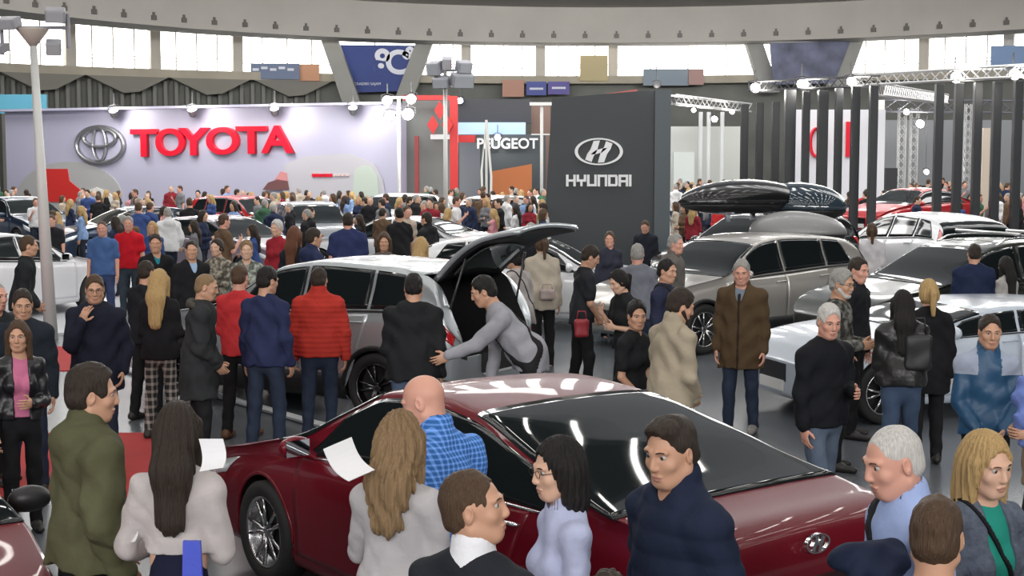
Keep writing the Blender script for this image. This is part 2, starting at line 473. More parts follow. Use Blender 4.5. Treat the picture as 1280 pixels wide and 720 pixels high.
def top_ops(P, t, grow=0.0):
    """upper garment: t = dict(style, hem, puff, quilt, hood, collar, open, sleeve)"""
    b = Body(); w = P.w; f = P.f; pf = t.get('puff', .012) * .8 + grow; hem = t.get('hem', .86)
    fl = (1, .66, 1); U = P.U
    b.cone(U((0, 0, 1.31)), U((0, 0, 1.12)), (.142 if f else .158) * w + pf, (.118 if f else .145) * w + pf, .06, flat=fl, Rm=P.RU)
    for sx in (-1, 1): b.cone(U((sx * .025, -.015, 1.45)), U((sx * P.sh * .82, -.012, 1.388)), .05 + pf * .7, .044 + pf * .7, .05)
    if hem < 1.05:
        b.cone(U((0, 0, 1.14)), (0, 0, .95), (.118 if f else .145) * w + pf, (.168 if f else .168) * w + pf, .05, flat=fl)
        b.cone((0, 0, .96), (0, 0, min(hem, .93) - .02), (.168 if f else .168) * w + pf, (.17 + .06 * max(0, .93 - hem)) * w + pf, .04, flat=(1, .74, 1))
    else:
        b.cone(U((0, 0, 1.14)), U((0, 0, hem - .02)), (.118 if f else .145) * w + pf, .14 * w + pf, .05, flat=fl, Rm=P.RU)
    if f:
        for sx in (-1, 1): b.ell(U((sx * .066, .085, 1.245)), (.06 + pf * .5, .05 + pf * .6, .06), .05, Rm=P.RU)
    n = P.RU @ Vector((0, 0, -1))
    if hem < 1.05: b.cut((0, 0, hem), (0, .06, -1), .004)
    else: b.cut(U((0, 0, hem)), n, .004)
    am = w ** .5 * (.88 if f else 1); sl = t.get('sleeve', 'long')
    for (sd, S, E, W, fo, a) in P.arms:
        if sl == 'none': continue
        b.ell(S, (.05 * am + pf * .9, .053 * am + pf, .052 * am + pf * .9), .035)
        if sl == 'short':
            b.cone(S, S + (E - S) * .68, .056 * am + pf, .054 * am + pf, .03)
        elif sl == 'rolled':
            b.cone(S, E, .053 * am + pf, .046 * am + pf, .03); b.cone(E, E + (W - E) * .3, .045 * am + pf, .042 * am + pf, .02)
        else:
            b.cone(S, E, .053 * am + pf, .043 * am + pf, .03)
            b.cone(E, W - fo * .005, .043 * am + pf, .033 * am + pf * .7, .008)
    if t.get('quilt'):
        qn = 2 * math.pi / t['quilt']; qz = np.array(P.RU.col[2])
        b.noise(lambda x, y, z: -.007 * np.abs(np.sin((x * qz[0] + y * qz[1] + z * qz[2]) * qn * .5)) + .003)
    b.noise(wrinkle(t.get('fold', .0055), P.d.get('seed', 0)))
    c = t.get('collar', 'crew')
    if c in ('stand', 'hood', 'shirt', 'fur'):
        h = {'stand': .06, 'hood': .05, 'shirt': .045, 'fur': .04}[c]
        b.cone(U((0, -.012, 1.45)), U((0, -.012, 1.475 + h)), .082 + pf * .3, .075 + pf * .3, .02)
        b.cone(U((0, .0, 1.46)), U((0, .0, 1.6)), .062, .068, .01, mode='s')
    if c == 'hood':
        b.ell(U((0, -.11, 1.43)), (.115, .06, .075), .04, Rm=P.RU)
    op = t.get('open')
    if op:       # open front: a wedge cut from neck to hem or to the button
        z0 = {'v': 1.18, 'full': .4, 'neck': 1.36}[op]; wd = {'v': .07, 'full': .075, 'neck': .06}[op]
        M = P.RU
        if op == 'full': b.box(U((0, .2, .98)), (wd * .75, .22, .62), .004, .008, 's', Rm=M)
        else: b.cone(U((0, .24, 1.5)), U((0, .26, z0)), wd + .02, .004, .008, 's', flat=(1, 3, 1), Rm=M)
    return b

def leg_ops(P, t):
    b = Body(); w = P.w; k = t.get('kind', 'jeans'); f = P.f
    if k == 'skirt':
        e = t.get('hem', .5); q = t.get('flare', .3)
        b.cone((0, 0, 1.14), (0, 0, .86), .105 * w, .15 * w, .04, flat=(1, .7, 1))
        b.cone((0, 0, .86), (0, 0, e), .15 * w, .165 * w + q * (.88 - e), .04, flat=(1, .8, 1))
        b.noise(lambda x, y, z: .009 * np.sin(11 * np.arctan2(y, x)) * np.clip((1.0 - z) * 2.5, 0, 1))
        b.cut((0, 0, e), (0, 0, -1)); return b
    g = {'jeans': .0, 'loose': .014, 'tight': -.003}[k] if k in ('jeans', 'loose', 'tight') else 0
    b.cone((0, 0, 1.0), (0, 0, .9), .13 * w, .14 * w, .04, flat=(1, .68, 1))
    for (sd, A, K, F) in P.legs:
        b.cone(A + Vector((0, -.005, 0)), K, .083 * w + g, .064 + g, .03)
        b.cone(K, F + Vector((0, -.005, -.02)), .066 + g, .052 + g, .03)
    b.noise(wrinkle(.0035, 1.3 + P.d.get('seed', 0), 1.3))
    b.cut((0, 0, 1.04), (0, 0, 1)); b.cut((0, 0, .045), (0, 0, -1))
    return b

def shoe_ops(F, heel=0):
    b = Body()
    b.cone((F.x, F.y - .045, .045), (F.x, F.y + .05, .05), .044, .04, .02)
    b.cone((F.x, F.y + .03, .035), (F.x * 1.1, F.y + .17, .03), .042, .036, .03, flat=(1, 1, .8))
    b.cone((F.x, F.y - .02, .05), (F.x, F.y - .01, .1), .042, .045, .02)
    b.cut((0, 0, 0), (0, 0, -1))
    return b

def hair_ops(P, st):
    b = Body(); H = P.H; RH = P.RH; seed = P.d.get('seed', 0)
    v = st.get('vol', 1.0)
    kind = st['kind']
    g = {'buzz': .003, 'bald': .0015}.get(kind, .010 * v)
    b.ell(H((0, -.016, .03 + g * .5)), (.0755 + g * .45, .093 + g, .088 + g * 1.3), .02, Rm=RH)
    if kind in ('short', 'quiff', 'curly', 'buzz', 'bald'):
        b.ell(H((0, -.045, -.02)), (.068 + g * .7, .06 + g * .7, .062), .02, Rm=RH)
        if kind == 'quiff': b.ell(H((0, .04, .095)), (.055, .05, .032), .03, Rm=RH)
    else:
        b.ell(H((0, -.035, -.02)), (.08 + g, .07 + g, .09), .03, Rm=RH)
    long = {'bob': -.16, 'long': -.36, 'verylong': -.52, 'wavy': -.3, 'shoulder': -.22}.get(kind)
    if long and 'len' in st: long = -st['len']
    if long:
        U = P.RU; dn = U @ Vector((0, 0, -1)) * .75 + Vector((0, 0, -.25)); dn.normalize()
        A = H((0, -.05, -.02)); bx = U @ Vector((1, 0, 0))
        M = Matrix((bx, dn.cross(bx) * -1, -dn)).transposed()
        L = -long; wv = st.get('wide', 1.0)
        if L > .25:
            mid = P.U((0, -.1, 1.47)); end = P.U((0, -.118, 1.59 - L))
            b.cone(A, mid, .09 * wv, .085 * wv, .04, flat=(1, .62, 1), Rm=M)
            b.cone(mid, end, .085 * wv, .064 * wv, .04, flat=(1, .5, 1), Rm=M)
        else:
            yb = Vector(RH @ Vector((0, -1, 0))); yb.z = 0
            mid = A + dn * .1 + yb * .012; end = A + dn * L * .9
            b.cone(A, mid, .09 * wv, .088 * wv, .04, flat=(1, .7, 1), Rm=M)
            b.cone(mid, end, .088 * wv, .085 * wv, .04, flat=(1, .62, 1), Rm=M)
        for sx in (-1, 1):       # locks beside the face
            sL = {'bob': .13, 'shoulder': .2, 'long': .2, 'verylong': .16, 'wavy': .2}[kind]
            b.cone(H((sx * .078, .012, .03)), H((sx * .08, .0, .02 - sL)), .026, .028, .03)
    if kind == 'ponytail':
        A = H((0, -.11, .02)); yb = RH @ Vector((0, -1, 0))
        q = A + yb * .045 + Vector((0, 0, -.03)); z = q + Vector((0, 0, -.2)) + yb * .01
        b.cone(A, q, .026, .032, .02); b.cone(q, z, .034, .018, .02)
    if kind == 'bun': b.ell(H((0, -.115, .05)), (.04, .035, .04), .015, Rm=RH)
    # clear the face
    fy = st.get('fringe', 0)
    if long or kind == 'ponytail' or kind == 'bun':
        b.ell(H((0, .124, -.008)), (.072, .096, .11 - fy), .014, mode='s', Rm=RH)
        b.ell(H((0, .075, -.05)), (.07, .06, .08), .01, mode='s', Rm=RH)
    else:
        b.ell(H((0, .135, .006)), (.09, .1, .112 - fy), .012, mode='s', Rm=RH)
        b.ell(H((0, .098, -.045)), (.11, .062, .105), .012, mode='s', Rm=RH)
    if not long:
        if kind in ('short', 'quiff', 'curly', 'buzz', 'bald'):
            for sx in (-1, 1): b.ell(H((sx * .09, .006, -.022)), (.03, .036, .045), .008, mode='s', Rm=RH)
            b.cut(H((0, -.07, -.072)), RH @ Vector((0, .25, -1)))
        if kind == 'bald': b.cut(H((0, .0, .03)), RH @ Vector((0, .35, 1)), .004)
    else:
        b.cone(H((0, .02, -.05)), P.U((0, .03, 1.44)), .058, .06, .01, mode='s')
    am = {'curly': .006, 'wavy': .006, 'buzz': .0008, 'bald': .0003}.get(kind, .0028)
    C = P.hc; Mi = np.array(RH)
    if kind in ('long', 'verylong', 'bob', 'wavy', 'shoulder', 'ponytail'):
        fr = 17 if kind == 'wavy' else 24
        def nz(x, y, z):
            a = np.arctan2(x - C[0], y - C[1] - .001)
            return am * np.sin(fr * a + (3.5 * np.sin(17 * z + seed) if kind == 'wavy' else 1.2 * np.sin(9 * z + seed))) + am * .5 * np.sin(47 * a + 5 * z)
        b.noise(nz)
    else:
        b.noise(lambda x, y, z: am * np.sin(95 * x + 2 * np.sin(60 * y + seed)) * np.sin(80 * z + 2 * np.sin(70 * x)) + am * .9 * np.sin(48 * y + 30 * x + seed) * np.sin(40 * x - 35 * z + seed))
    return b

_seed = [0]
def person(u, v, s, face, label, group=None, floor=0.0, gap=.0, **d):
    """u,v: pixel of the crown; s: pixels per metre there; face: 0 to the camera, 90 to the picture's right, 180 away"""
    s = 20 + (.86 if s > 250 else .815) * s
    _seed[0] += 1; d.setdefault('seed', _seed[0] * 1.7)
    near = s >= 250; mid = s >= 100
    P = Pose(d)
    top = at(u, v, FOC / s); loc0 = P.H((0, 0, .125))
    crown = loc0.z + .02
    h = d.get('h')
    sc = (top.z - floor) / crown
    root = empty('person', (0, 0, 0), R(180 + face), sc)
    off = Matrix.Rotation(R(180 + face), 3, 'Z') @ (Vector((loc0.x, loc0.y, 0)) * sc)
    root.location = (top.x - off.x, top.y - off.y, floor)
    tag(root, label, 'person', group)
    res, fres = (.0085, .0038) if near else ((.0105, .0055) if mid else (.014, .008))
    if mid or near:
        hb = [(tuple(P.hc - Vector((.1, .12, .13))), tuple(P.hc + Vector((.1, .13, .13))))]
        hands = [(tuple(W + fo * .07 - Vector((.08,) * 3)), tuple(W + fo * .07 + Vector((.08,) * 3))) for (_, _, _, W, fo, _) in P.arms]
    else: hb = [(tuple(P.hc - Vector((.1, .12, .13))), tuple(P.hc + Vector((.1, .13, .13))))]; hands = []
    sk = skin_m(TONES[d.get('tone', 'mid')])
    v_, q_ = body_ops(P, near).mesh(res, hb + hands, fres)
    o = mesh_np('body', v_, q_, sk, root)
    if near or s > 140:      # lips as a second material on the same skin
        me = o.data; me.materials.append(mat('lips', (.42, .2, .15), .45))
        c = np.zeros(len(me.polygons) * 3, np.float32); me.polygons.foreach_get('center', c); c = c.reshape(-1, 3) - np.array(P.hc)
        l = c @ np.array(P.RH)
        m = ((l[:, 0] / .022) ** 2 + ((l[:, 2] + .064) / .011) ** 2 < 1) & (l[:, 1] > .08)
        me.polygons.foreach_set('material_index', m.astype(np.int32)); me.update()
    _cloth(P, d, root, near, mid, s)
    return root

def _cloth(P, d, root, near, mid, s):
    cr = .0085 if near else (.0115 if mid else .017)
    t = d.get('top', {}); col = t.get('c', (.02, .02, .025))
    v_, q_ = top_ops(P, t).mesh(cr)
    nm = t.get('name', 'jacket')
    o = mesh_np(nm, v_, q_, cloth(col, t.get('mat', 'plain')), root)
    if t.get('stripe'):        # a contrasting yoke on the same garment
        me = o.data; me.materials.append(cloth(t['stripe'], 'plain'))
        c = np.zeros(len(me.polygons) * 3, np.float32); me.polygons.foreach_get('center', c); c = c.reshape(-1, 3)
        m = (c[:, 2] > 1.31) & (np.abs(c[:, 0]) > .085)
        me.polygons.foreach_set('material_index', m.astype(np.int32)); me.update()
    if t.get('zip'):          # front placket of the coat
        t2 = dict(t); t2.update(sleeve='none', collar='crew', open=None, quilt=None); b = top_ops(P, t2, .004)
        for sx in (-1, 1): b.cut(P.U((sx * .014, 0, 1.2)), P.RU @ Vector((sx, 0, 0)))
        b.cut(P.U((0, .02, 1.2)), P.RU @ Vector((0, -1, 0))); b.cut(P.U((0, 0, 1.42)), P.RU @ Vector((0, 0, 1)))
        v_, q_ = b.mesh(cr * .8); mesh_np('placket', v_, q_, cloth(t['zip'], 'plain'), root)
    if t.get('inner'):
        it = dict(puff=-.004 if t.get('puff', .012) > 0 else -.006, sleeve='none', hem=max(t.get('hem', .86), .8) + .02, collar=t.get('icollar', 'crew'), fold=.0015)
        v_, q_ = top_ops(P, it).mesh(cr)
        mesh_np(t.get('iname', 'shirt'), v_, q_, cloth(t['inner'], t.get('imat', 'plain')), root)
    if t.get('fur'):
        b = Body(); U = P.U
        b.ell(U((0, -.1, 1.47)), (.13, .05, .05), .03, Rm=P.RU); b.cone(U((-.12, -.06, 1.46)), U((-.1, .05, 1.45)), .03, .03, .03); b.cone(U((.12, -.06, 1.46)), U((.1, .05, 1.45)), .03, .03, .03)
        b.noise(lambda x, y, z: .007 * np.sin(110 * x) * np.sin(120 * y) * np.sin(90 * z))
        v_, q_ = b.mesh(cr); mesh_np('fur_trim', v_, q_, cloth(t['fur'], 'knit'), root)
    lg = d.get('legs', {})
    v_, q_ = leg_ops(P, lg).mesh(cr * 1.15)
    mesh_np('skirt' if lg.get('kind') == 'skirt' else 'trousers', v_, q_, cloth(lg.get('c', (.03, .04, .07)), lg.get('mat', 'denim')), root)
    if mid or near or d.get('floorvis'):
        for (sd, A, K, F) in P.legs:
            v_, q_ = shoe_ops(F).mesh(.011)
            mesh_np('shoe', v_, q_, mat('shoe_%s' % str(d.get('shoe', (.02, .018, .016))), d.get('shoe', (.02, .018, .016)), .5), root)
    hr = d.get('hair')
    if hr:
        v_, q_ = hair_ops(P, hr).mesh(.0045 if near else (.0065 if mid else .009))
        mesh_np('hair', v_, q_, hair_m(HAIRC[hr.get('c', 'dark')]), root)
    RH = P.RH; H = P.H
    if mid or near:
        ec = HAIRC[(hr or {}).get('c', 'brown')]
        for sx in (-1, 1):
            m = MB()
            m.tube([H((sx * .014, .0935, .029)), H((sx * .03, .0925, .034)), H((sx * .047, .079, .029))], .0028, 6)
            m.build('eyebrow', hair_m(HAIRC['brown'] if ec[0] > .2 else ec), root, True)
            m = MB(); c = H((sx * .031, .0735, .0115))
            Me = RH @ Matrix.Rotation(-math.pi / 2, 3, 'X')
            r = .0125
            m.lathe([(r * math.sin(a), -r * math.cos(a)) for a in [i * math.pi / 10 for i in range(1, 10)]], c, 14, Me)
            e = m.build('eye', mat('eye_white', (.42, .39, .36), .25), root, True)
            m = MB(); m.lathe([(.0066, .0), (.0064, .0012), (.0001, .0022)], c + RH @ Vector((0, .0109, 0)), 12, Me)
            m.build('iris', mat('iris', (.035, .022, .015), .15), e, True)
    if d.get('beard'):
        b = Body()
        for sx in (-1, 1): b.cone(H((sx * .066, .012, -.04)), H((sx * .024, .062, -.088)), .02, .022, .02)
        b.ell(H((0, .07, -.09)), (.034, .027, .024), .02, Rm=RH); b.cone(H((-.025, .089, -.049)), H((.025, .089, -.049)), .007, .007, .01)
        b.ell(H((0, .09, -.064)), (.024, .02, .008), .004, mode='s', Rm=RH)
        b.noise(lambda x, y, z: .0012 * np.sin(300 * x) * np.sin(280 * z) * np.sin(250 * y))
        v_, q_ = b.mesh(.005); mesh_np('beard', v_, q_, hair_m(HAIRC[d['beard']]), root)
    if d.get('glasses'):
        m = MB()
        for sx in (-1, 1):
            m.tube([H((sx * .032 + .021 * math.cos(a), .101, .01 + .015 * math.sin(a))) for a in [i * math.pi / 8 for i in range(16)]], .0014, 6, closed=True)
            m.tube([H((sx * .053, .1, .013)), H((sx * .077, .06, .014)), H((sx * .08, -.005, .012))], .0014, 6)
        m.tube([H((-.011, .102, .014)), H((0, .106, .017)), H((.011, .102, .014))], .0014, 6)
        m.build('glasses', mat('glasses_black', (.01, .01, .01), .2), root, True)
    if d.get('strap'):        # strap over the shoulder, side +1 right shoulder
        sd = d['strap']; t2 = dict(t); t2.update(sleeve='none', open=None, collar='crew', quilt=None)
        b = top_ops(P, t2, .012)
        p0 = P.U((sd * .085, 0, 1.45)); p1 = P.U((-sd * .17, 0, .98)); ax = (p1 - p0).normalized()
        n = ax.cross(P.RU @ Vector((0, 1, 0))).normalized(); wd = d.get('strapw', .017)
        b.cut(p0 + n * wd, n); b.cut(p0 - n * wd, -n)
        v_, q_ = b.mesh(cr * .8)
        mesh_np('shoulder_strap', v_, q_, cloth(d.get('strapc', (.015, .015, .017)), 'plain'), root)
# ---------------------------------------------------------------- cars
def paint(name, col, coat=1, rough=.35, metal=.3):
    return mat('paint_' + name, col, rough, metal, coat * .75)

def interp(pts, x):
    """smooth monotone curve through (x, y) points"""
    xs = [p[0] for p in pts]; ys = [p[1] for p in pts]; n = len(xs)
    if x <= xs[0]: return ys[0]
    if x >= xs[-1]: return ys[-1]
    h = [xs[i + 1] - xs[i] for i in range(n - 1)]; dl = [(ys[i + 1] - ys[i]) / h[i] for i in range(n - 1)]
    m = [0.0] * n; m[0] = dl[0]; m[-1] = dl[-1]
    for i in range(1, n - 1):
        if dl[i - 1] * dl[i] <= 0: m[i] = 0
        else:
            w1, w2 = 2 * h[i] + h[i - 1], h[i] + 2 * h[i - 1]
            m[i] = (w1 + w2) / (w1 / dl[i - 1] + w2 / dl[i])
    for i in range(n - 1):
        if x <= xs[i + 1]:
            t = (x - xs[i]) / h[i]
            return ((2 * t ** 3 - 3 * t ** 2 + 1) * ys[i] + (t ** 3 - 2 * t ** 2 + t) * h[i] * m[i]
                    + (-2 * t ** 3 + 3 * t ** 2) * ys[i + 1] + (t ** 3 - t ** 2) * h[i] * m[i + 1])

SEDAN = dict(L=4.8, W=1.84, H=1.45, wb=2.8, fo=.95, r=.335, gc=.17,
    top=[(0, .66), (.25, .78), (.7, .88), (1.3, .98), (1.5, 1.03), (2.0, 1.27), (2.35, 1.41), (2.8, 1.45), (3.3, 1.42), (3.7, 1.31), (4.25, 1.09), (4.45, 1.06), (4.72, 1.02), (4.8, .96)],
    belt=[(0, .62), (.5, .76), (1.3, .88), (2.5, .92), (3.6, .97), (4.3, .98), (4.8, .9)],
    cowl=1.42, wtop=2.25, rtop=3.42, rbase=4.28, dlo=(1.66, 4.1), pill=(2.72,), tumble=.55)
SUV = dict(L=4.45, W=1.85, H=1.64, wb=2.65, fo=.88, r=.36, gc=.2,
    top=[(0, .72), (.2, .88), (.6, 1.0), (1.15, 1.09), (1.35, 1.14), (1.8, 1.42), (2.15, 1.58), (2.7, 1.64), (3.4, 1.62), (3.95, 1.56), (4.15, 1.46), (4.35, 1.12), (4.45, .98)],
    belt=[(0, .7), (.5, .86), (1.3, .99), (2.5, 1.04), (3.5, 1.1), (4.2, 1.12), (4.45, .95)],
    cowl=1.28, wtop=2.02, rtop=4.0, rbase=4.33, dlo=(1.5, 4.0), pill=(2.5, 3.4), tumble=.42)
HATCH = dict(L=4.3, W=1.8, H=1.48, wb=2.62, fo=.85, r=.33, gc=.17,
    top=[(0, .66), (.2, .8), (.6, .9), (1.15, .99), (1.35, 1.04), (1.85, 1.3), (2.2, 1.43), (2.6, 1.48), (3.3, 1.45), (3.85, 1.36), (4.05, 1.26), (4.22, 1.0), (4.3, .9)],
    belt=[(0, .62), (.5, .77), (1.3, .9), (2.5, .94), (3.5, 1.0), (4.1, 1.0), (4.3, .88)],
    cowl=1.28, wtop=2.08, rtop=3.88, rbase=4.2, dlo=(1.5, 3.85), pill=(2.5, 3.3), tumble=.5)

class Car:
    """x runs from the nose (0) to the tail (L); y to the car's right; z up. Built about the middle of the length."""
    NQ = 10
    def __init__(s, P): s.P = P
    def sec(s, x):
        P = s.P; L, W = P['L'], P['W'] / 2
        r1, r2 = .42, .34
        e = 1.0
        if x < r1: e = (1 - ((r1 - x) / r1) ** 2.6) ** (1 / 2.6)
        if L - x < r2: e = min(e, (1 - ((x - (L - r2)) / r2) ** 2.8) ** (1 / 2.8))
        W = W * (1 - P.get('taper', 0) * max(0, (x - L + 1.5) / 1.5) ** 1.6)
        w = W * (.955 + .045 * math.sin(math.pi * min(1, max(0, x / L)))) * (.62 + .38 * e)
        zt = interp(P['top'], x); zb = P['gc'] + (1 - e) * .16; bl = min(interp(P['belt'], x), zt - .03)
        zm = .55; k = .55 + .45 * e
        zt, bl = zm + (zt - zm) * k, zm + (bl - zm) * k
        g = max(zt - bl, .02)
        wr = w * .94 - P['tumble'] * max(0, g - .1)
        wr = max(wr, w * .55)
        hh = bl - zb
        rr = min(.06, g * .3)
        q = [(0, zb), (w * .8, zb), (w * .965, zb + .05), (w * .985, zb + hh * .35), (w, zb + hh * .66), (w * .985, zb + hh * .88),
             (w * .945, bl), (wr + (w * .93 - wr) * .42, bl + (g - rr) * .55), (wr - .01, bl + (g - rr)), (wr - .13 * min(1, g * 3), zt - rr * .28), (0, zt)]
        return q
    def S(s, x, q, off=0):
        """surface point at station x, girth parameter q in 0..10; offset outwards"""
        pts = s.sec(min(max(x, 1e-4), s.P['L'] - 1e-4))
        i = min(int(q), 9); t = q - i
        p0 = pts[max(i - 1, 0)]; p1 = pts[i]; p2 = pts[i + 1]; p3 = pts[min(i + 2, 10)] if i < 9 else (-pts[9][0], pts[9][1])
        if i == 0: p0 = (-pts[1][0], pts[1][1])
        if i in (0,): t_ = t; y = p1[0] + (p2[0] - p1[0]) * t; z = p1[1] + (p2[1] - p1[1]) * t; dy, dz = p2[0] - p1[0], p2[1] - p1[1]
        else:
            def cr(a, b, c, d): return .5 * ((2 * b) + (-a + c) * t + (2 * a - 5 * b + 4 * c - d) * t * t + (-a + 3 * b - 3 * c + d) * t ** 3)
            def cd(a, b, c, d): return .5 * ((-a + c) + 2 * (2 * a - 5 * b + 4 * c - d) * t + 3 * (-a + 3 * b - 3 * c + d) * t * t)
            y = cr(p0[0], p1[0], p2[0], p3[0]); z = cr(p0[1], p1[1], p2[1], p3[1])
            dy = cd(p0[0], p1[0], p2[0], p3[0]); dz = cd(p0[1], p1[1], p2[1], p3[1])
        if q >= 10: y = 0
        if off:
            l = math.hypot(dy, dz) + 1e-9
            ny, nz = dz / l, -dy / l            # outward in the section
            # slope of the top line tilts the normal forwards or backwards
            e = .02; z1 = interp(s.P['top'], x + e); z0 = interp(s.P['top'], x - e); sl = (z1 - z0) / (2 * e)
            nx = -sl * max(0, nz) if q > 6 else 0
            m = math.sqrt(1 + nx * nx)
            return (x + off * nx / m, y + off * ny / m, z + off * nz / m)
        return (x, y, z)
    def loc(s, p): return (s.P['L'] / 2 - p[0], -p[1], p[2])     # car faces +x in its own frame; its right side is -y
    def stations(s, n=110):
        L = s.P['L']; xs = [0]
        # arclength of the top line, finer at the ends
        N = 900; acc = [0]
        for i in range(1, N + 1):
            x0, x1 = L * (i - 1) / N, L * i / N
            dz = interp(s.P['top'], x1) - interp(s.P['top'], x0)
            ed = 1 + 3.5 * math.exp(-min(x1, L - x1) / .12)
            acc.append(acc[-1] + math.hypot((x1 - x0) * ed, dz * 1.2))
        T = acc[-1]; out = []; j = 0
        for k in range(n + 1):
            a = T * k / n
            while j < N and acc[j + 1] < a: j += 1
            t = (a - acc[j]) / max(1e-9, acc[min(j + 1, N)] - acc[j])
            out.append(min(L, L * (j + t) / N))
        return out
    def shell(s, n=110, mq=5):
        xs = s.stations(n); qs = []
        for i in range(10): qs += [i + k / mq for k in range(mq)]
        qs.append(10)
        half = [[s.S(x, q) for q in qs] for x in xs]
        m = len(qs); ring = 2 * m - 2; v = []
        for row in half:
            v += [s.loc(p) for p in row]
            v += [s.loc((p[0], -p[1], p[2])) for p in row[-2:0:-1]]
        f = []
        for i in range(len(xs) - 1):
            for k in range(ring):
                k2 = (k + 1) % ring
                f.append((i * ring + k, i * ring + k2, (i + 1) * ring + k2, (i + 1) * ring + k))
        f.append(tuple(range(ring - 1, -1, -1))); f.append(tuple((len(xs) - 1) * ring + k for k in range(ring)))
        return v, f

def car(spec, body_mat, loc, heading, label, group=None, name='car', opts=None, z=0.0, near=False, group_sc=1):
    """heading: direction (x, y) the nose points to"""
    o_ = dict(opts or {}); P = dict(spec); C = Car(P); L = P['L']; W = P['W'] / 2
    root = empty(name, (loc[0], loc[1], z), math.atan2(heading[1], heading[0]))
    tag(root, label, 'car', group)
    glass = mat('car_glass', (.008, .011, .012), .04, 0, 0, spec=.5)
    black = mat('car_black', (.012, .012, .013), .45); gloss = mat('car_gloss_black', (.01, .01, .011), .12, 0, 1)
    chrome = mat('chrome', (.75, .75, .76), .12, 1)
    v, f = C.shell(150 if near else 90, 6 if near else 4)
    me = bpy.data.meshes.new('body'); me.from_pydata(v, [], f); me.update()
    wx = [P['fo'], P['fo'] + P['wb']]
    # wheel wells: cutters taken out of the shell, then evaluated to a plain mesh
    tmp = bpy.data.objects.new('tmp_body', me); COL.objects.link(tmp); cut = []
    for x in wx:
        for sd in (-1, 1):
            m = MB(); ra = P['r'] + .045
            m.lathe([(.01, -.2), (ra, -.2), (ra, .24), (.01, .24)], C.loc((x, sd * (W - .06), P['r'])), 48, Matrix.Rotation(math.pi / 2, 3, 'X'))
            c = m.build('tmp_cut', None); cut.append(c)
            b = tmp.modifiers.new('b', 'BOOLEAN'); b.object = c; b.operation = 'DIFFERENCE'; b.solver = 'EXACT'
    ot = o_.get('open_tail')
    if ot:       # luggage opening
        m = MB(); m.box(C.loc((L - .35, 0, 1.12)), (1.3, W * 1.38, .82)); c = m.build('tmp_cut', None); cut.append(c)
        b = tmp.modifiers.new('b', 'BOOLEAN'); b.object = c; b.operation = 'DIFFERENCE'; b.solver = 'EXACT'
    dg = bpy.context.evaluated_depsgraph_get(); ev = tmp.evaluated_get(dg)
    me2 = bpy.data.meshes.new_from_object(ev); me2.name = 'body'
    for c in cut + [tmp]: bpy.data.objects.remove(c)
    me2.materials.clear(); me2.materials.append(body_mat); me2.materials.append(black)
    me2.polygons.foreach_set('use_smooth', [True] * len(me2.polygons))
    # faces inside the wells are black
    cen = np.zeros(len(me2.polygons) * 3, np.float32); me2.polygons.foreach_get('center', cen); cen = cen.reshape(-1, 3)
    nor = np.zeros(len(me2.polygons) * 3, np.float32); me2.polygons.foreach_get('normal', nor); nor = nor.reshape(-1, 3)
    mi = np.zeros(len(me2.polygons), np.int32)
    for x in wx:
        X = L / 2 - x; dd = np.hypot(cen[:, 0] - X, cen[:, 2] - P['r'])
        mi[(dd < P['r'] + .047) & (np.abs(nor[:, 1]) < .35) | (dd < P['r'] + .03)] = 1
    if ot:
        inn = (cen[:, 0] > L / 2 - (L + .1) - .25) & (cen[:, 0] < -L / 2 + 1.02) & (np.abs(cen[:, 1]) < W * .695) & (cen[:, 2] > .7) & (cen[:, 2] < 1.535)
        mi[inn & (np.abs(nor[:, 0]) < 2)] = 1
    me2.polygons.foreach_set('material_index', mi)
    vn = np.abs(nor[:, 1]) > .97
    sharp = mi == 1
    me2.polygons.foreach_set('use_smooth', (~sharp).tolist()); me2.update()
    body = bpy.data.objects.new('body', me2); COL.objects.link(body); body.parent = root

    def patch(nm, fx, qa, qb, m, off=.006, nu=24, nv=10, sides=(1,), parent=root, both=False, thick=.004, smooth=True):
        """a panel lying on the surface: fx(t) gives (x0, x1) at height fraction t, q runs qa..qb; solid, both sides optional"""
        objs = []
        for sd in sides:
            vs = []; fs = []
            for lay in (off, off - thick - .003):
                for j in range(nv + 1):
                    t = j / nv; x0, x1 = fx(t)
                    for i in range(nu + 1):
                        u_ = i / nu; x = x0 + (x1 - x0) * u_
                        a = qa(x, t) if callable(qa) else qa; b = qb(x, t) if callable(qb) else qb
                        q = a + (b - a) * t
                        p = C.S(x, q, lay); vs.append(C.loc((p[0], p[1] * sd, p[2])))
            n1 = (nu + 1) * (nv + 1)
            for j in range(nv):
                for i in range(nu):
                    a = j * (nu + 1) + i; fs.append((a, a + 1, a + nu + 2, a + nu + 1)); a += n1; fs.append((a, a + nu + 1, a + nu + 2, a + 1))
            rim = [i for i in range(nu + 1)] + [j * (nu + 1) + nu for j in range(1, nv + 1)] + [nv * (nu + 1) + i for i in range(nu - 1, -1, -1)] + [j * (nu + 1) for j in range(nv - 1, 0, -1)]
            for a, b in zip(rim, rim[1:] + rim[:1]): fs.append((b, a, a + n1, b + n1))
            me = bpy.data.meshes.new(nm); me.from_pydata(vs, [], fs); me.materials.append(m)
            me.polygons.foreach_set('use_smooth', [smooth] * len(me.polygons)); me.update()
            o = bpy.data.objects.new(nm, me); COL.objects.link(o); o.parent = parent; objs.append(o)
        return objs
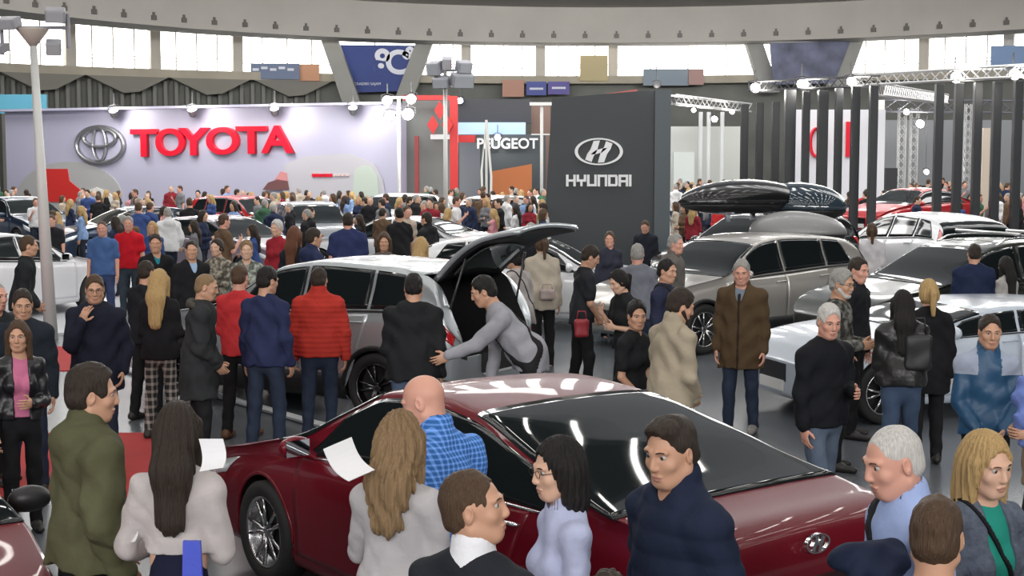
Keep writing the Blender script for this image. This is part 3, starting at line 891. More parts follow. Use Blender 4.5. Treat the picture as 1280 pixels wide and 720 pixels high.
    def full(nm, x0, x1, q0, m, off=.006, bulge=0, nu=20, nv=16):
        """a panel across the whole width, from girth q0 over the top to q0 on the other side"""
        vs = []; fs = []
        for lay in (off, off - .01):
            for i in range(nu + 1):
                t = i / nu
                for j in range(2 * nv + 1):
                    w_ = (j - nv) / nv; q = 10 - abs(w_) * (10 - q0); sd = -1 if w_ < 0 else 1
                    xx0 = x0 + bulge * (1 - w_ * w_) if bulge else x0
                    x = xx0 + (x1 - xx0) * t
                    p = C.S(x, q, lay); vs.append(C.loc((p[0], p[1] * sd, p[2])))
        n1 = (nu + 1) * (2 * nv + 1); k = 2 * nv + 1
        for i in range(nu):
            for j in range(2 * nv):
                a = i * k + j; fs.append((a, a + k, a + k + 1, a + 1)); a += n1; fs.append((a, a + 1, a + k + 1, a + k))
        rim = list(range(k)) + [i * k + k - 1 for i in range(1, nu + 1)] + [nu * k + j for j in range(k - 2, -1, -1)] + [i * k for i in range(nu - 1, 0, -1)]
        for a, b in zip(rim, rim[1:] + rim[:1]): fs.append((a, b, b + n1, a + n1))
        me = bpy.data.meshes.new(nm); me.from_pydata(vs, [], fs); me.materials.append(m)
        me.polygons.foreach_set('use_smooth', [True] * len(me.polygons)); me.update()
        o = bpy.data.objects.new(nm, me); COL.objects.link(o); o.parent = root; return o
    # glass
    full('windshield', P['cowl'], P['wtop'], 8.15, glass, bulge=-.1)
    if not o_.get('open_tail'):
        full('rear_window', P['rtop'], P['rbase'], 8.2, glass)
    a, b = P['dlo']; ed = [a] + list(P['pill']) + [b]
    for i in range(len(ed) - 1):
        x0, x1 = ed[i] + (.02 if i else 0), ed[i + 1] - (.02 if i < len(ed) - 2 else 0)
        patch('side_window', lambda t, x0=x0, x1=x1, i=i: (x0 + (.32 * t if i == 0 else 0), x1 - (.22 * t if i == len(ed) - 2 else 0)), 6.3, 7.95, glass, nu=14, nv=8, sides=(-1, 1))
    patch('window_trim', lambda t: (a - .03, b + .05), 6.16, 6.25, chrome if o_.get('chrome') else black, off=.009, nu=40, nv=2, sides=(-1, 1))
    # doors
    d0 = P['fo'] + .42; d1 = P['pill'][0]; d2 = P['fo'] + P['wb'] - (.12 if P['L'] < 4.6 else .1)
    for (x0, x1, k) in ((d0, d1 - .005, 0), (d1 + .005, d2, 1)):
        for sd in (-1, 1):
            dr = patch('door', lambda t, x0=x0, x1=x1, k=k: (x0, x1 - (.28 * (1 - t) ** 2 if k else 0)), 2.35, 6.12, body_mat, off=.005, nu=16, nv=22, sides=(sd,))[0]
            hx = x1 - .22
            m = MB(); p = C.S(hx, 5.35, .03); q = C.S(hx + .17, 5.35, .03)
            m.tube([C.loc((x_, sd * y_, z_)) for x_, y_, z_ in (C.S(hx - .01, 5.35, .0), p, q, C.S(hx + .18, 5.35, .0))], .011, 8)
            m.build('handle', chrome if o_.get('chrome') else body_mat, dr, True)
    sill_m = black if o_.get('clad', P is not None and P['gc'] > .18) else body_mat
    if sill_m is black:
        patch('sill_cladding', lambda t: (P['fo'] + P['r'] + .03, P['fo'] + P['wb'] - P['r'] - .03), 1.2, 2.9, black, off=.012, nu=20, nv=5, sides=(-1, 1))
    # arches
    am = black if sill_m is black else body_mat
    for x in wx:
        for sd in (-1, 1):
            ra = P['r'] + .05; m = MB(); pts = []
            for i in range(25):
                an = math.pi * (-.08 + 1.16 * i / 24)
                xx, zz = x + ra * math.cos(an), P['r'] + ra * math.sin(an)
                # find the girth where the side reaches that height
                lo_, hi_ = 1.2, 6.0
                for _ in range(14):
                    md = (lo_ + hi_) / 2
                    if C.S(xx, md)[2] < zz: lo_ = md
                    else: hi_ = md
                y = C.S(xx, lo_)[1]; pts.append(C.loc((xx, sd * (y - .004), max(zz, P['gc'] + .02))))
            m.tube(pts, .03 if am is black else .013, 8); m.build('wheel_arch', am, root, True)
    # wheels
    for x in wx:
        for sd in (-1, 1):
            r = P['r']; wc = Vector(C.loc((x, sd * (W - .115), r))); Mx = Matrix.Rotation(sd * math.pi / 2, 3, 'X')
            m = MB(); m.lathe([(r * .7, -.1), (r * .93, -.105), (r * .995, -.085), (r, 0), (r * .995, .085), (r * .93, .105), (r * .72, .1), (r * .7, 0)], wc, 40, Mx)
            w_ = m.build('wheel', mat('tyre', (.018, .018, .018), .8), root, True)
            m = MB(); rr = r * .71
            m.lathe([(rr, -.09), (rr, .095), (rr - .012, .098), (rr - .02, .08), (rr - .025, -.09)], wc, 40, Mx)
            rimc = o_.get('rim', (.55, .55, .56))
            rm = m.build('rim', mat('rim_%s' % (rimc,), rimc, .25, 1), w_, True)
            m = MB(); m.lathe([(.055, .03), (.052, .07), (.02, .078), (.001, .078)], wc, 20, Mx)
            for k in range(10):
                an = 2 * math.pi * (k // 2) / 5 + (.17 if k % 2 else -.17)
                a0 = Mx @ Vector((.04 * math.cos(an), .04 * math.sin(an), .065)); a1 = Mx @ Vector((rr * .97 * math.cos(an * 1 + (.06 if k % 2 else -.06)), rr * .97 * math.sin(an + (.06 if k % 2 else -.06)), .08))
                m.tube([wc + a0, wc + a1], .02, 5, r2=.013)
            m.build('spokes', mat('spoke_%s' % (rimc,), rimc, .22, 1), w_, True)
            m = MB(); m.lathe([(.001, -.06), (.17, -.06), (.17, -.03), (.001, -.03)], wc, 24, Mx); m.build('brake_disc', mat('disc', (.2, .2, .2), .4, 1), w_, True)
            m = MB(); m.lathe([(rr - .01, -.085), (.001, -.085), (.001, -.08), (rr - .01, -.08)], wc, 24, Mx); m.build('hub_back', black, w_)
    # lamps, grille, plates
    lampg = mat('headlamp', (.75, .78, .8), .08, .4, 1); red = mat('tail_red', (.42, .008, .012), .12, 0, 1)
    patch('headlamp', lambda t: (.08 + .08 * t, .42 + .14 * t), 4.7, 5.8, lampg, off=.01, nu=12, nv=6, sides=(-1, 1))
    tl = o_.get('tail', (L - .38, L - .04))
    if P['gc'] > .18 or o_.get('tail_high'):
        patch('tail_lamp', lambda t: (tl[0] + .12 * (1 - t), tl[1]), 5.0, o_.get('tail_top', 6.2), red, off=.012, nu=10, nv=8, sides=(-1, 1))
    else:
        patch('tail_lamp', lambda t: (tl[0], tl[1]), 4.7, 5.9, red, off=.01, nu=12, nv=6, sides=(-1, 1))
    hw = W * .62; x0 = -.0
    m = MB(); m.box(C.loc((.012, 0, .5)), (.03, hw * 1.1, .2)); m.build('grille', gloss, root, bevel=.01)
    m = MB(); m.box(C.loc((-.008, 0, .36)), (.015, .52, .11)); m.build('front_plate', mat('plate_white', (.75, .75, .73), .4), root)
    pz = o_.get('plate_z', .62)
    m = MB(); m.box(C.loc((L + .006, 0, pz)), (.012, .52, .12)); m.build('rear_plate', mat('plate_white', (.75, .75, .73), .4), root)
    patch('rear_bumper', lambda t: (L - .42, L - .015), 1.3, 3.0, black if am is black else body_mat, off=.012, nu=12, nv=5, sides=(-1, 1))
    # mirrors
    for sd in (-1, 1):
        x = a + .12; p = Vector(C.loc(C.S(x, 6.3))); p.y = -sd * abs(p.y)
        b = Body(); c = Vector((p.x + .02, p.y - sd * .13, p.z + .07))
        b.ell(c, (.065, .11, .07), .02); b.cone(p, c, .025, .03, .03); b.cut(c - Vector((.035, 0, 0)), (-1, 0, 0))
        v_, q_ = b.mesh(.013); mr = mesh_np('side_mirror', v_, q_, o_.get('mirror', body_mat), root)
        m = MB(); m.box(c - Vector((.034, 0, 0)), (.008, .16, .1)); m.build('mirror_glass', mat('mirror_glass', (.22, .23, .25), .05, 1), mr)
    if o_.get('rails'):
        for sd in (-1, 1):
            m = MB(); pts = []
            for i in range(13):
                x = P['wtop'] + .25 + (P['rtop'] - P['wtop'] - .2) * i / 12
                p = C.S(x, 8.75); lift = .05 if 0 < i < 12 else .0
                pts.append(C.loc((x, sd * p[1], p[2] + lift)))
            m.tube(pts, .014, 6); m.build('roof_rail', o_['rails'], root, True)
    if o_.get('bars'):
        for fx in (.3, .75):
            x = P['wtop'] + (P['rtop'] - P['wtop']) * fx; p = C.S(x, 9)
            m = MB(); zz = p[2] + .1
            m.tube([C.loc((x, -p[1] - .12, zz)), C.loc((x, p[1] + .12, zz))], .022, 8)
            m.build('roof_bar', o_['bars'], root, True)
    return root, C

def emblem_h(parent, M, c, sx, t, m):
    """the slanted letter H in an oval ring, drawn in the xz plane of M about c; sx = half width"""
    b = MB(); sz = sx * .56; n = 40; ring = []
    pts = [c + M @ Vector((sx * math.cos(a), 0, sz * math.sin(a))) for a in [2 * math.pi * i / n for i in range(n)]]
    vs = []; fs = []
    for k, (o, y) in enumerate(((1.0, -t / 2), (.87, -t / 2), (.87, t / 2), (1.0, t / 2))):
        for i in range(n):
            a = 2 * math.pi * i / n
            vs.append(c + M @ Vector((sx * o * math.cos(a), y, (sz * o + (0 if o == 1 else sz * .02)) * math.sin(a))))
    for k in range(4):
        for i in range(n):
            j = (i + 1) % n; k2 = (k + 1) % 4
            fs.append((k * n + i, k * n + j, k2 * n + j, k2 * n + i))
    b._add(vs, fs)
    def P(pl): return [(x * sx, z * sx) for x, z in pl]
    # two leaning bowed stems and the bar that joins them
    b.prism(P([(-.56, -.33), (-.30, -.43), (-.22, -.2), (-.08, .02), (.04, .46), (-.22, .44), (-.34, .1), (-.48, -.1)]), t, M, c)
    b.prism(P([(.56, .33), (.30, .43), (.22, .2), (.08, -.02), (-.04, -.46), (.22, -.44), (.34, -.1), (.48, .1)]), t, M, c)
    b.prism(P([(-.3, -.12), (-.1, -.1), (.12, -.04), (.32, .12), (.3, .15), (.1, .12), (-.12, .06), (-.32, -.09)]), t, M, c)
    return b.build('emblem', m, parent)
# ---------------------------------------------------------------- hall: ring beam, windows, gallery, dome, floor
concrete = mat('concrete_beam', (.40, .38, .35), .85, noise=(.4, .12), bump=(3, .1))
sill_m = mat('concrete_sill', (.36, .33, .27), .85, noise=(.6, .2))
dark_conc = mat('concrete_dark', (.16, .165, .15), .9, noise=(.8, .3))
floor_m = mat('floor_grey', (.1, .11, .125), .26, noise=(.35, .25), spec=.5)
RC = (5.6, 58.8); RR = 33.1
m = MB(); m.box((5, 50, -.1), (130, 120, .2)); o = m.build('floor', floor_m); tag(o, kind='structure')

def arc(r, a0, a1, n, c=RC):
    return [(c[0] + r * math.cos(a0 + (a1 - a0) * i / n), c[1] + r * math.sin(a0 + (a1 - a0) * i / n)) for i in range(n + 1)]
def band(name, prof, a0, a1, n, material, c=RC, kind='structure', closed=True):
    """sweep a profile of (radius, z) along the arc"""
    k = len(prof); vs = []; fs = []
    for i in range(n + 1):
        a = a0 + (a1 - a0) * i / n
        for r, z in prof: vs.append((c[0] + r * math.cos(a), c[1] + r * math.sin(a), z))
    for i in range(n):
        for j in range(k if closed else k - 1):
            j2 = (j + 1) % k
            fs.append((i * k + j, (i + 1) * k + j, (i + 1) * k + j2, i * k + j2))
    me = bpy.data.meshes.new(name); me.from_pydata(vs, [], fs); me.materials.append(material); me.update()
    o = bpy.data.objects.new(name, me); COL.objects.link(o); tag(o, kind=kind); return o
PI = math.pi
band('ceiling_ring_beam', [(33.1, 10.12), (33.1, 12.72), (33.7, 13.02), (36, 13.02), (36, 10.12)], -.2, PI + .2, 120, concrete)
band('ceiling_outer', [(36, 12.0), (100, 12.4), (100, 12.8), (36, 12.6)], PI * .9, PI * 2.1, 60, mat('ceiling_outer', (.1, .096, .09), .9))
# dark dots: small fixings along the lower edge of the ring beam
for i in range(46):
    a = PI * (.07 + .86 * i / 45); x, y = RC[0] + 33.05 * math.cos(a), RC[1] + 33.05 * math.sin(a)
    m = MB(); m.box((0, 0, 0), (.3, .14, .26), a + PI / 2); m.box((0, 0, .2), (.12, .1, .2), a + PI / 2)
    o = m.build('beam_spotlight', mat('fixing_dark', (.12, .11, .1), .6)); o.location = (x, y, 10.54)
    tag(o, 'small dark spotlight fixed in the row along the lower edge of the ring beam', 'spotlight', 'dark spotlights on the ring beam')
# dome above the ring with radial roof lights
dome = []
for i in range(13):
    t = i / 12; dome.append((33.7 * math.cos(t * 1.15) ** .8 if t < 1 else 13.5, 12.92 + 11.5 * math.sin(t * PI / 2) ** .9))
band('ceiling_dome', dome, 0, 2 * PI, 96, mat('dome_concrete', (.2, .21, .22), .9), closed=False)
day = mat('daylight_glass', (1, 1, 1), .5, emit=DAY, ecol=(1, .985, .95))
skyl = mat('roof_light_glass', (1, 1, 1), .5, emit=SKYL, ecol=(1, .99, .97))
for i in range(60):
    a = 2 * PI * i / 60; wd = .018
    vs = []; pr = [(r - .25, z - .15) for r, z in dome[1:9]]
    for r, z in pr:
        for s_ in (-1, 1): vs.append((RC[0] + r * math.cos(a + s_ * wd), RC[1] + r * math.sin(a + s_ * wd), z))
    fs = [(2 * j, 2 * j + 1, 2 * j + 3, 2 * j + 2) for j in range(len(pr) - 1)]
    me = bpy.data.meshes.new('window_%d' % (100 + i)); me.from_pydata(vs, [], fs); me.materials.append(skyl)
    o = bpy.data.objects.new('window_%d' % (100 + i), me); COL.objects.link(o); tag(o, kind='structure')
# outer window wall and gallery: a flatter arc behind the ring
GC = (4.3, 45.5); GR = 51.5
def circ(u, r=GR, c=GC):
    """where the vertical plane through picture column u meets the far side of the arc"""
    dx, dy = (u - 640) / FOC, 1.0
    A = dx * dx + 1; B = -2 * (dx * c[0] + c[1]); Cc = c[0] ** 2 + c[1] ** 2 - r * r
    t = (-B + math.sqrt(B * B - 4 * A * Cc)) / (2 * A); return (dx * t, t)
def hgt(v, D): return CZ + (YH - v) * D / FOC
def ang(u, r=GR): x, y = circ(u, r); return math.atan2(y - GC[1], x - GC[0])
SILL = 8.27
band('wall_gallery_sill', [(50.2, SILL - .5), (50.2, SILL), (52.5, SILL), (52.5, SILL - .5)], .35, PI - .35, 80, sill_m, GC)
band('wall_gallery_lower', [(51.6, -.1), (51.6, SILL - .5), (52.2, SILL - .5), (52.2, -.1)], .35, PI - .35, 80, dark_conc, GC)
band('ceiling_gallery', [(33, 12.7), (54, 12.1), (54, 12.5), (33, 13.1)], .3, PI - .3, 60, concrete, GC)
edges = [-60, 93, 198, 300, 422, 518, 583, 675, 765, 952, 1054, 1150, 1255, 1340]
MR = 51.2
for i in range(len(edges) - 1):
    a0, a1 = ang(edges[i], MR + .5), ang(edges[i + 1], MR + .5); n = 5; vs = []; fs = []
    for j in range(n + 1):
        a = a0 + (a1 - a0) * j / n
        for r in (MR + .5, MR + .58):
            for z in (SILL, 12.42): vs.append((GC[0] + r * math.cos(a), GC[1] + r * math.sin(a), z))
    for j in range(n):
        b = 4 * j; fs += [(b, b + 1, b + 5, b + 4), (b + 2, b + 6, b + 7, b + 3)]
    me = bpy.data.meshes.new('window_%d' % (i + 1)); me.from_pydata(vs, [], fs); me.materials.append(day)
    o = bpy.data.objects.new('window_%d' % (i + 1), me); COL.objects.link(o); tag(o, kind='structure')
    m = MB(); nb = 4 if i not in (4, 9) else 2
    for j in range(1, nb):
        a = a0 + (a1 - a0) * j / nb
        x, y = GC[0] + (MR + .4) * math.cos(a), GC[1] + (MR + .4) * math.sin(a)
        m.box((x, y, 10.32), (.09, .09, 4.1), a)
    for z in (8.87, 9.07): m.tube([(GC[0] + (MR + .35) * math.cos(a0 + (a1 - a0) * k / 6), GC[1] + (MR + .35) * math.sin(a0 + (a1 - a0) * k / 6), z) for k in range(7)], .03, 5)
    f_ = m.build('window_bars', mat('mullion_grey', (.6, .59, .55), .7), o)
k = 0
for i, u in enumerate(edges[1:-1]):
    if u in (422, 518, 952, 1054): continue
    k += 1; x, y = circ(u, MR - .2); m = MB(); m.box((0, 0, 2.1), (.62, .5, 4.2), math.atan2(y - GC[1], x - GC[0]) + PI / 2)
    o = m.build('trim_%d' % k, concrete); o.location = (x, y, SILL); tag(o, kind='structure')
# leaning concrete struts
for (u0, v0, u1, v1) in ((408, 46, 440, 128), (535, 50, 506, 122), (938, 50, 962, 116), (1072, 47, 1046, 108)):
    k += 1; D = circ((u0 + u1) / 2, 49.2)[1]; p0, p1 = at(u0, v0 - 8, D), at(u1, v1, D)
    w0, w1 = 10 * D / FOC, 11 * D / FOC; m = MB()
    m.prism([(p0.x - w0, p0.z), (p1.x - w1, p1.z), (p1.x + w1, p1.z), (p0.x + w0, p0.z)], 1.0)
    o = m.build('trim_%d' % k, mat('strut_concrete', (.3, .3, .28), .85, noise=(.5, .15))); o.location = (0, D, 0); tag(o, kind='structure')
# fins on the dark wall under the gallery
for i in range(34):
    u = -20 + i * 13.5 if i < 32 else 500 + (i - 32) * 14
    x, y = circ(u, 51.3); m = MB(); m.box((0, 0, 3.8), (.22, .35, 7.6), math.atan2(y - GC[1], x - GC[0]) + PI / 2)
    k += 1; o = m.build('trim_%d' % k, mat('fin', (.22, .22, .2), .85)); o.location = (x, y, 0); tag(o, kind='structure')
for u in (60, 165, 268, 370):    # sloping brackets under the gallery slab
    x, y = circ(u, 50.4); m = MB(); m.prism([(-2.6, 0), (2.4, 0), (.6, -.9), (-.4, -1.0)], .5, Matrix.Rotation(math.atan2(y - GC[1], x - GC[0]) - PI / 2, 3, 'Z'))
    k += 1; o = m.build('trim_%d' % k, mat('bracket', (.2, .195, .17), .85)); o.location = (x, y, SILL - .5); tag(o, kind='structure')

def text_mesh(name, txt, size, depth, m, parent=None, bold=0.0, sx=1.0, space=1.0):
    cu = bpy.data.curves.new('t', 'FONT'); cu.body = txt; cu.size = size; cu.extrude = depth; cu.offset = bold; cu.align_x = 'CENTER'; cu.align_y = 'CENTER'; cu.space_character = space
    t = bpy.data.objects.new('t', cu); COL.objects.link(t); dg = bpy.context.evaluated_depsgraph_get()
    me = bpy.data.meshes.new_from_object(t.evaluated_get(dg)); me.name = name; bpy.data.objects.remove(t)
    me.transform(Matrix.Diagonal((sx, 1, 1, 1))); me.transform(Matrix.Rotation(PI / 2, 4, 'X')); me.materials.clear(); me.materials.append(m)
    o = bpy.data.objects.new(name, me); COL.objects.link(o); o.parent = parent
    return o

def panel_uv(name, u0, v0, u1, v1, D, m, th=.15, label=None, cat=None, group=None, D2=None, parent=None, zb=None):
    """an upright flat board; its front spans the given picture columns at depth D (D2 at its right end)"""
    D2 = D2 or D; a, b = at(u0, v0, D), at(u1, v0, D2); bz = at(u0, v1, D).z if zb is None else zb
    L = math.hypot(b.x - a.x, b.y - a.y); rz = math.atan2(b.y - a.y, b.x - a.x); h = a.z - bz
    mb = MB(); mb.box((0, th / 2, h / 2), (L, th, h)); o = mb.build(name, m, parent)
    o.location = ((a.x + b.x) / 2, (a.y + b.y) / 2, bz); o.rotation_euler = (0, 0, rz)
    if label: tag(o, label, cat, group)
    return o

# carpets and platforms
def slab(name, pts, z0, z1, m, label=None, cat=None, kind=None):
    n = len(pts); me = bpy.data.meshes.new(name)
    vs = [(p[0], p[1], z0) for p in pts] + [(p[0], p[1], z1) for p in pts]
    me.from_pydata(vs, [], [tuple(range(n - 1, -1, -1)), tuple(range(n, 2 * n))] + [(i, (i + 1) % n, n + (i + 1) % n, n + i) for i in range(n)])
    me.materials.append(m); me.update(); o = bpy.data.objects.new(name, me); COL.objects.link(o); tag(o, label, cat, None, kind); return o
red_c = mat('carpet_red', (.42, .03, .03), .9, noise=(3, .15))
slab('carpet', [(-9.21, 11.56), (-2.92, 11.56), (-3.48, 14.34), (-9.09, 14.34)], 0, .012, red_c, 'red carpet strip on the floor behind the man in the green parka', 'carpet')
slab('carpet', [(-11.9, 18.05), (-5.34, 18.69), (-6.16, 21.11), (-14.68, 20.75)], 0, .012, red_c, 'red carpet strip beside the white car platform', 'carpet')
wp = mat('platform_white', (.62, .63, .66), .3, noise=(.5, .06))
slab('platform', [(-14.65, 21.29), (-6.4, 22.69), (-7.54, 28.29), (-8.74, 33.11), (-15.64, 33.11)], 0, .035, wp, 'low white display platform under the white car on the left', 'platform')
slate = mat('platform_slate', (.085, .1, .115), .22, noise=(.3, .2), spec=.5)
pl = [(-5.14, 18.69), (-3.2, 16.21), (-2.07, 14.72), (-0.41, 12.81), (1.11, 14.72), (2.08, 17.87), (2.7, 30.73), (-6.49, 31.53)]
dark_platform = slab('platform', pl, 0, .05, slate, 'low dark slate display platform under the silver hatchback with raised tailgate', 'platform')
m = MB(); m.tube([(p[0], p[1], .045) for p in pl[:4]], .035, 6); o = m.build('platform_edge', mat('edge_light', (.7, .72, .74), .3), dark_platform)
# ---------------------------------------------------------------- trade stands, banners, lamps
def on(o, parent): o.parent = parent; return o
# big white stand wall with silver oval emblem and red letters
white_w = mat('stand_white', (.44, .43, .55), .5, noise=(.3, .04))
W0, W1 = at(6, 140, 66.5), at(500, 130, 57.5)
WL = math.hypot(W1.x - W0.x, W1.y - W0.y); WR = math.atan2(W1.y - W0.y, W1.x - W0.x); WH = (W0.z + W1.z) / 2
wall = empty('stand_wall', ((W0.x + W1.x) / 2, (W0.y + W1.y) / 2, 0), WR)
tag(wall, 'large white stand wall with silver oval emblem and big red lettering', 'stand wall')
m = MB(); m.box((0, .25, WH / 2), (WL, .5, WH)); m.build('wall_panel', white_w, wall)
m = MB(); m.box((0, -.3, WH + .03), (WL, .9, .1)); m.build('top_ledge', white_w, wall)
def wx(u):      # picture column -> position along the wall
    dx = (u - 640) / FOC; t = (W0.y * (W1.x - W0.x) - W0.x * (W1.y - W0.y)) / (dx * -(W1.y - W0.y) + (W1.x - W0.x)); x = dx * t
    return ((x - W0.x) / (W1.x - W0.x) - .5) * WL, t
def wz(v, u): return CZ + (YH - v) * wx(u)[1] / FOC
chr_m = mat('emblem_chrome', (.42, .42, .43), .3, .85)
def ring_e(cx, cz, rx, rz_, w, n=56, y=-.12):
    m = MB(); vs = []; fs = []
    for k, (o_, yy) in enumerate(((1, .1), (1, -.02), (.94, -.1), (1 - w, -.02), (1 - w, .1))):
        for i in range(n):
            a = 2 * PI * i / n; vs.append((cx + rx * math.cos(a) - (1 - o_) * rx * math.cos(a) * 0 - (1 - o_) * max(rx, rz_) * math.cos(a), y + yy, cz + rz_ * math.sin(a) - (1 - o_) * max(rx, rz_) * math.sin(a)))
    for k in range(5):
        for i in range(n):
            j = (i + 1) % n; k2 = (k + 1) % 5; fs.append((k * n + i, k * n + j, k2 * n + j, k2 * n + i))
    m._add(vs, fs); return m
ex, ez = wx(129)[0], wz(181.5, 129); px = wx(129)[1] / FOC
px_ = px * 1.22
em = ring_e(ex, ez, 33 * px_, 25 * px, .13)
e2 = ring_e(ex, ez + 9 * px, 23 * px_, 13.5 * px, .16); em._add(e2.v, e2.f)
e3 = ring_e(ex, ez + 1.5 * px, 9.5 * px_, 22 * px, .1); em._add(e3.v, e3.f)
em.build('oval_emblem', chr_m, wall, True)
redl = mat('letter_red', (.68, .008, .03), .35)
lx0, lx1 = wx(169)[0], wx(371)[0]; lz = (wz(179.5, 169) + wz(172.5, 371)) / 2
# the word, one letter at a time
cells = [('T', 169, 202), ('O', 200, 236), ('Y', 228, 266), ('O', 263, 303), ('T', 300, 338), ('A', 331, 371)]
for ch, a_, b_ in cells:
    xa, xb = wx(a_)[0], wx(b_)[0]; o = text_mesh('letter', ch, 1.55, .09, redl, wall, bold=.035)
    bb = [v.co.x for v in o.data.vertices]; bz = [v.co.z for v in o.data.vertices]
    tz0, tz1 = wz(196 - (a_ - 169) * .027, a_), wz(162 - (a_ - 169) * .027, a_)
    o.data.transform(Matrix.Diagonal(((xb - xa) / (max(bb) - min(bb)), 1, (tz1 - tz0) / (max(bz) - min(bz)), 1)))
    bb = [v.co.x for v in o.data.vertices]; bz = [v.co.z for v in o.data.vertices]
    o.location = ((xa + xb) / 2 - (max(bb) + min(bb)) / 2, -.12, (tz0 + tz1) / 2 - (max(bz) + min(bz)) / 2)
def wp_(name, poly, m_, y=-.04, th=.06):
    mb = MB(); mb.prism([(wx(u)[0], wz(v, u)) for u, v in poly], th, None, (0, y, 0)); return mb.build(name, m_, wall)
wp_('alcove_panel', [(24, 292)] + [(24 + 65 - 65 * math.cos(a), 245 - 43 * math.sin(a)) for a in [PI * i / 16 for i in range(17)]] + [(154, 292)], mat('alcove', (.4, .4, .4), .6))
wp_('red_poster', [(59, 252), (59, 211), (88, 211), (90, 226), (102, 236), (106, 252)], mat('poster_red', (.6, .03, .025), .5), -.09)
wp_('white_poster_car', [(100, 255), (112, 238), (124, 234), (138, 240), (154, 254)], mat('poster_white', (.75, .74, .7), .5), -.1)
wp_('poster_panel', [(355, 250), (358, 205), (385, 195), (440, 192), (470, 205), (480, 225), (484, 250)], mat('poster_pale', (.47, .46, .5), .5), -.06)
wp_('poster_green', [(443, 245), (446, 212), (456, 207), (466, 208), (474, 220), (476, 245)], mat('poster_green', (.47, .54, .48), .5), -.1)
wp_('poster_dark_car', [(331, 237), (338, 228), (350, 224), (362, 226), (364, 237)], mat('poster_dark', (.16, .07, .07), .5), -.1)
wp_('poster_red_car', [(346, 225), (354, 214), (361, 216), (362, 226)], mat('poster_pink', (.6, .25, .25), .5), -.1)
for q in range(6): wp_('poster_text', [(393 + 4.3 * q, 221), (393 + 4.3 * q, 217), (396.2 + 4.3 * q, 217), (396.2 + 4.3 * q, 221)], redl, -.12)
for q in range(4): wp_('poster_text', [(420 + 5 * q, 220), (420 + 5 * q, 217.5), (423.5 + 5 * q, 217.5), (423.5 + 5 * q, 220)], mat('text_pale', (.65, .5, .48), .5), -.12)

lamp_hot = mat('lamp_lens', (1, 1, 1), .3, emit=40, ecol=(1, .97, .9))
lamp_blue = mat('lamp_lens_blue', (.8, .85, 1), .3, emit=25, ecol=(.7, .75, 1))
dk = mat('lamp_housing', (.05, .05, .055), .5)
def spot(u, v, D, r, label, group, hot=lamp_hot, stem=.5, pitch=12, e=0):
    """a floodlight: housing, yoke, lens that shines, hanger"""
    p = at(u, v, D); root = empty('floodlight', p, 0); tag(root, label, 'floodlight', group)
    Mx = Matrix.Rotation(R(90 - pitch), 3, 'X'); r *= D / FOC
    m = MB(); m.lathe([(r * .5, -r * 1.6), (r * .8, -r * 1.2), (r * 1.1, 0), (r * 1.15, .0), (r * 1.15, r * .25), (r * 1.02, r * .25), (r * 1.0, .02)], (0, 0, 0), 18, Mx); m.build('housing', dk, root, True)
    m = MB(); m.lathe([(r, r * .1), (r * .8, r * .2), (.001, r * .26)], (0, 0, 0), 18, Mx); m.build('lens', hot, root, True)
    m = MB(); m.tube([(-r * 1.25, 0, 0), (-r * 1.25, .1, r * 1.2), (0, .1, r * 1.5), (r * 1.25, .1, r * 1.2), (r * 1.25, 0, 0)], r * .12, 5); m.tube([(0, .1, r * 1.5), (0, .1, r * 1.5 + stem)], r * .14, 5); m.build('yoke', dk, root)
    if e:
        l = bpy.data.lights.new('floodlight_light', 'POINT'); l.energy = e; l.shadow_soft_size = .2; l.color = (1, .95, .88)
        o = bpy.data.objects.new('floodlight_light', l); COL.objects.link(o); o.parent = root; o.location = (0, -.3 - r, -.1)
    return root
for i, u in enumerate((142, 240, 343, 441)):
    spot(u, 139 - i * 1.2, wx(u)[1] - 1.1, 5.5, 'white floodlight on the white stand wall, above ' + ('the silver oval emblem', 'the first half of the red word', 'the last red letter', 'its pale poster end')[i], 'floodlights along the white stand wall', pitch=60, e=150)
def ltag(i): return ''
for (u, v, D, r, txt) in ((484, 126, 50, 6, 'upper left of the four on the lamp stand right of the white wall'), (514, 124, 50, 6, 'upper right of the four on the lamp stand right of the white wall'),
        (487, 145, 50, 6, 'lower left of the four on the lamp stand right of the white wall'), (510, 143, 50, 7, 'lower right of the four on the lamp stand right of the white wall'),
        (821, 106, 34.4, 4, 'standing on top of the black sign tower'), (622, 172, 62.6, 4, 'shining over the white lettering of the dark stand'),
        (944, 110, 45.8, 6, 'above the first black columns right of the sign tower'), (1003, 105, 43.9, 7, 'starry and central above the clustered black columns'),
        (1064, 102, 42, 6, 'at the right end of the clustered black columns'), (1195, 97, 40.5, 7, 'over the right-hand row of black columns, on its first half'), (1268, 93, 38.6, 7, 'over the last black column by the picture edge'),
        (1133, 140, 61.9, 4, 'small, hung between the two rows of black columns'), (1150, 155, 61.9, 5, 'low, hung between the two rows of black columns'),
        (867, 138, 61.7, 3.2, 'small, left of three in the pale stand behind the sign tower'), (893, 149, 63.3, 4, 'middle and lowest of three in the pale stand behind the sign tower'),
        (915, 140, 64.7, 3.2, 'small, right of three in the pale stand behind the sign tower'), (1158, 215, 61.9, 3.5, 'low lamp above the red car between black columns')):
    spot(u, v, D, r, 'bright floodlight ' + txt, None, e=120 if r >= 5 else 40, stem={155: .7, 215: 2.75, 149: .6}.get(v, .35))
spot(575, 126, 63.7, 4, 'bluish floodlight at the top of the red stand frame', None, hot=lamp_blue)

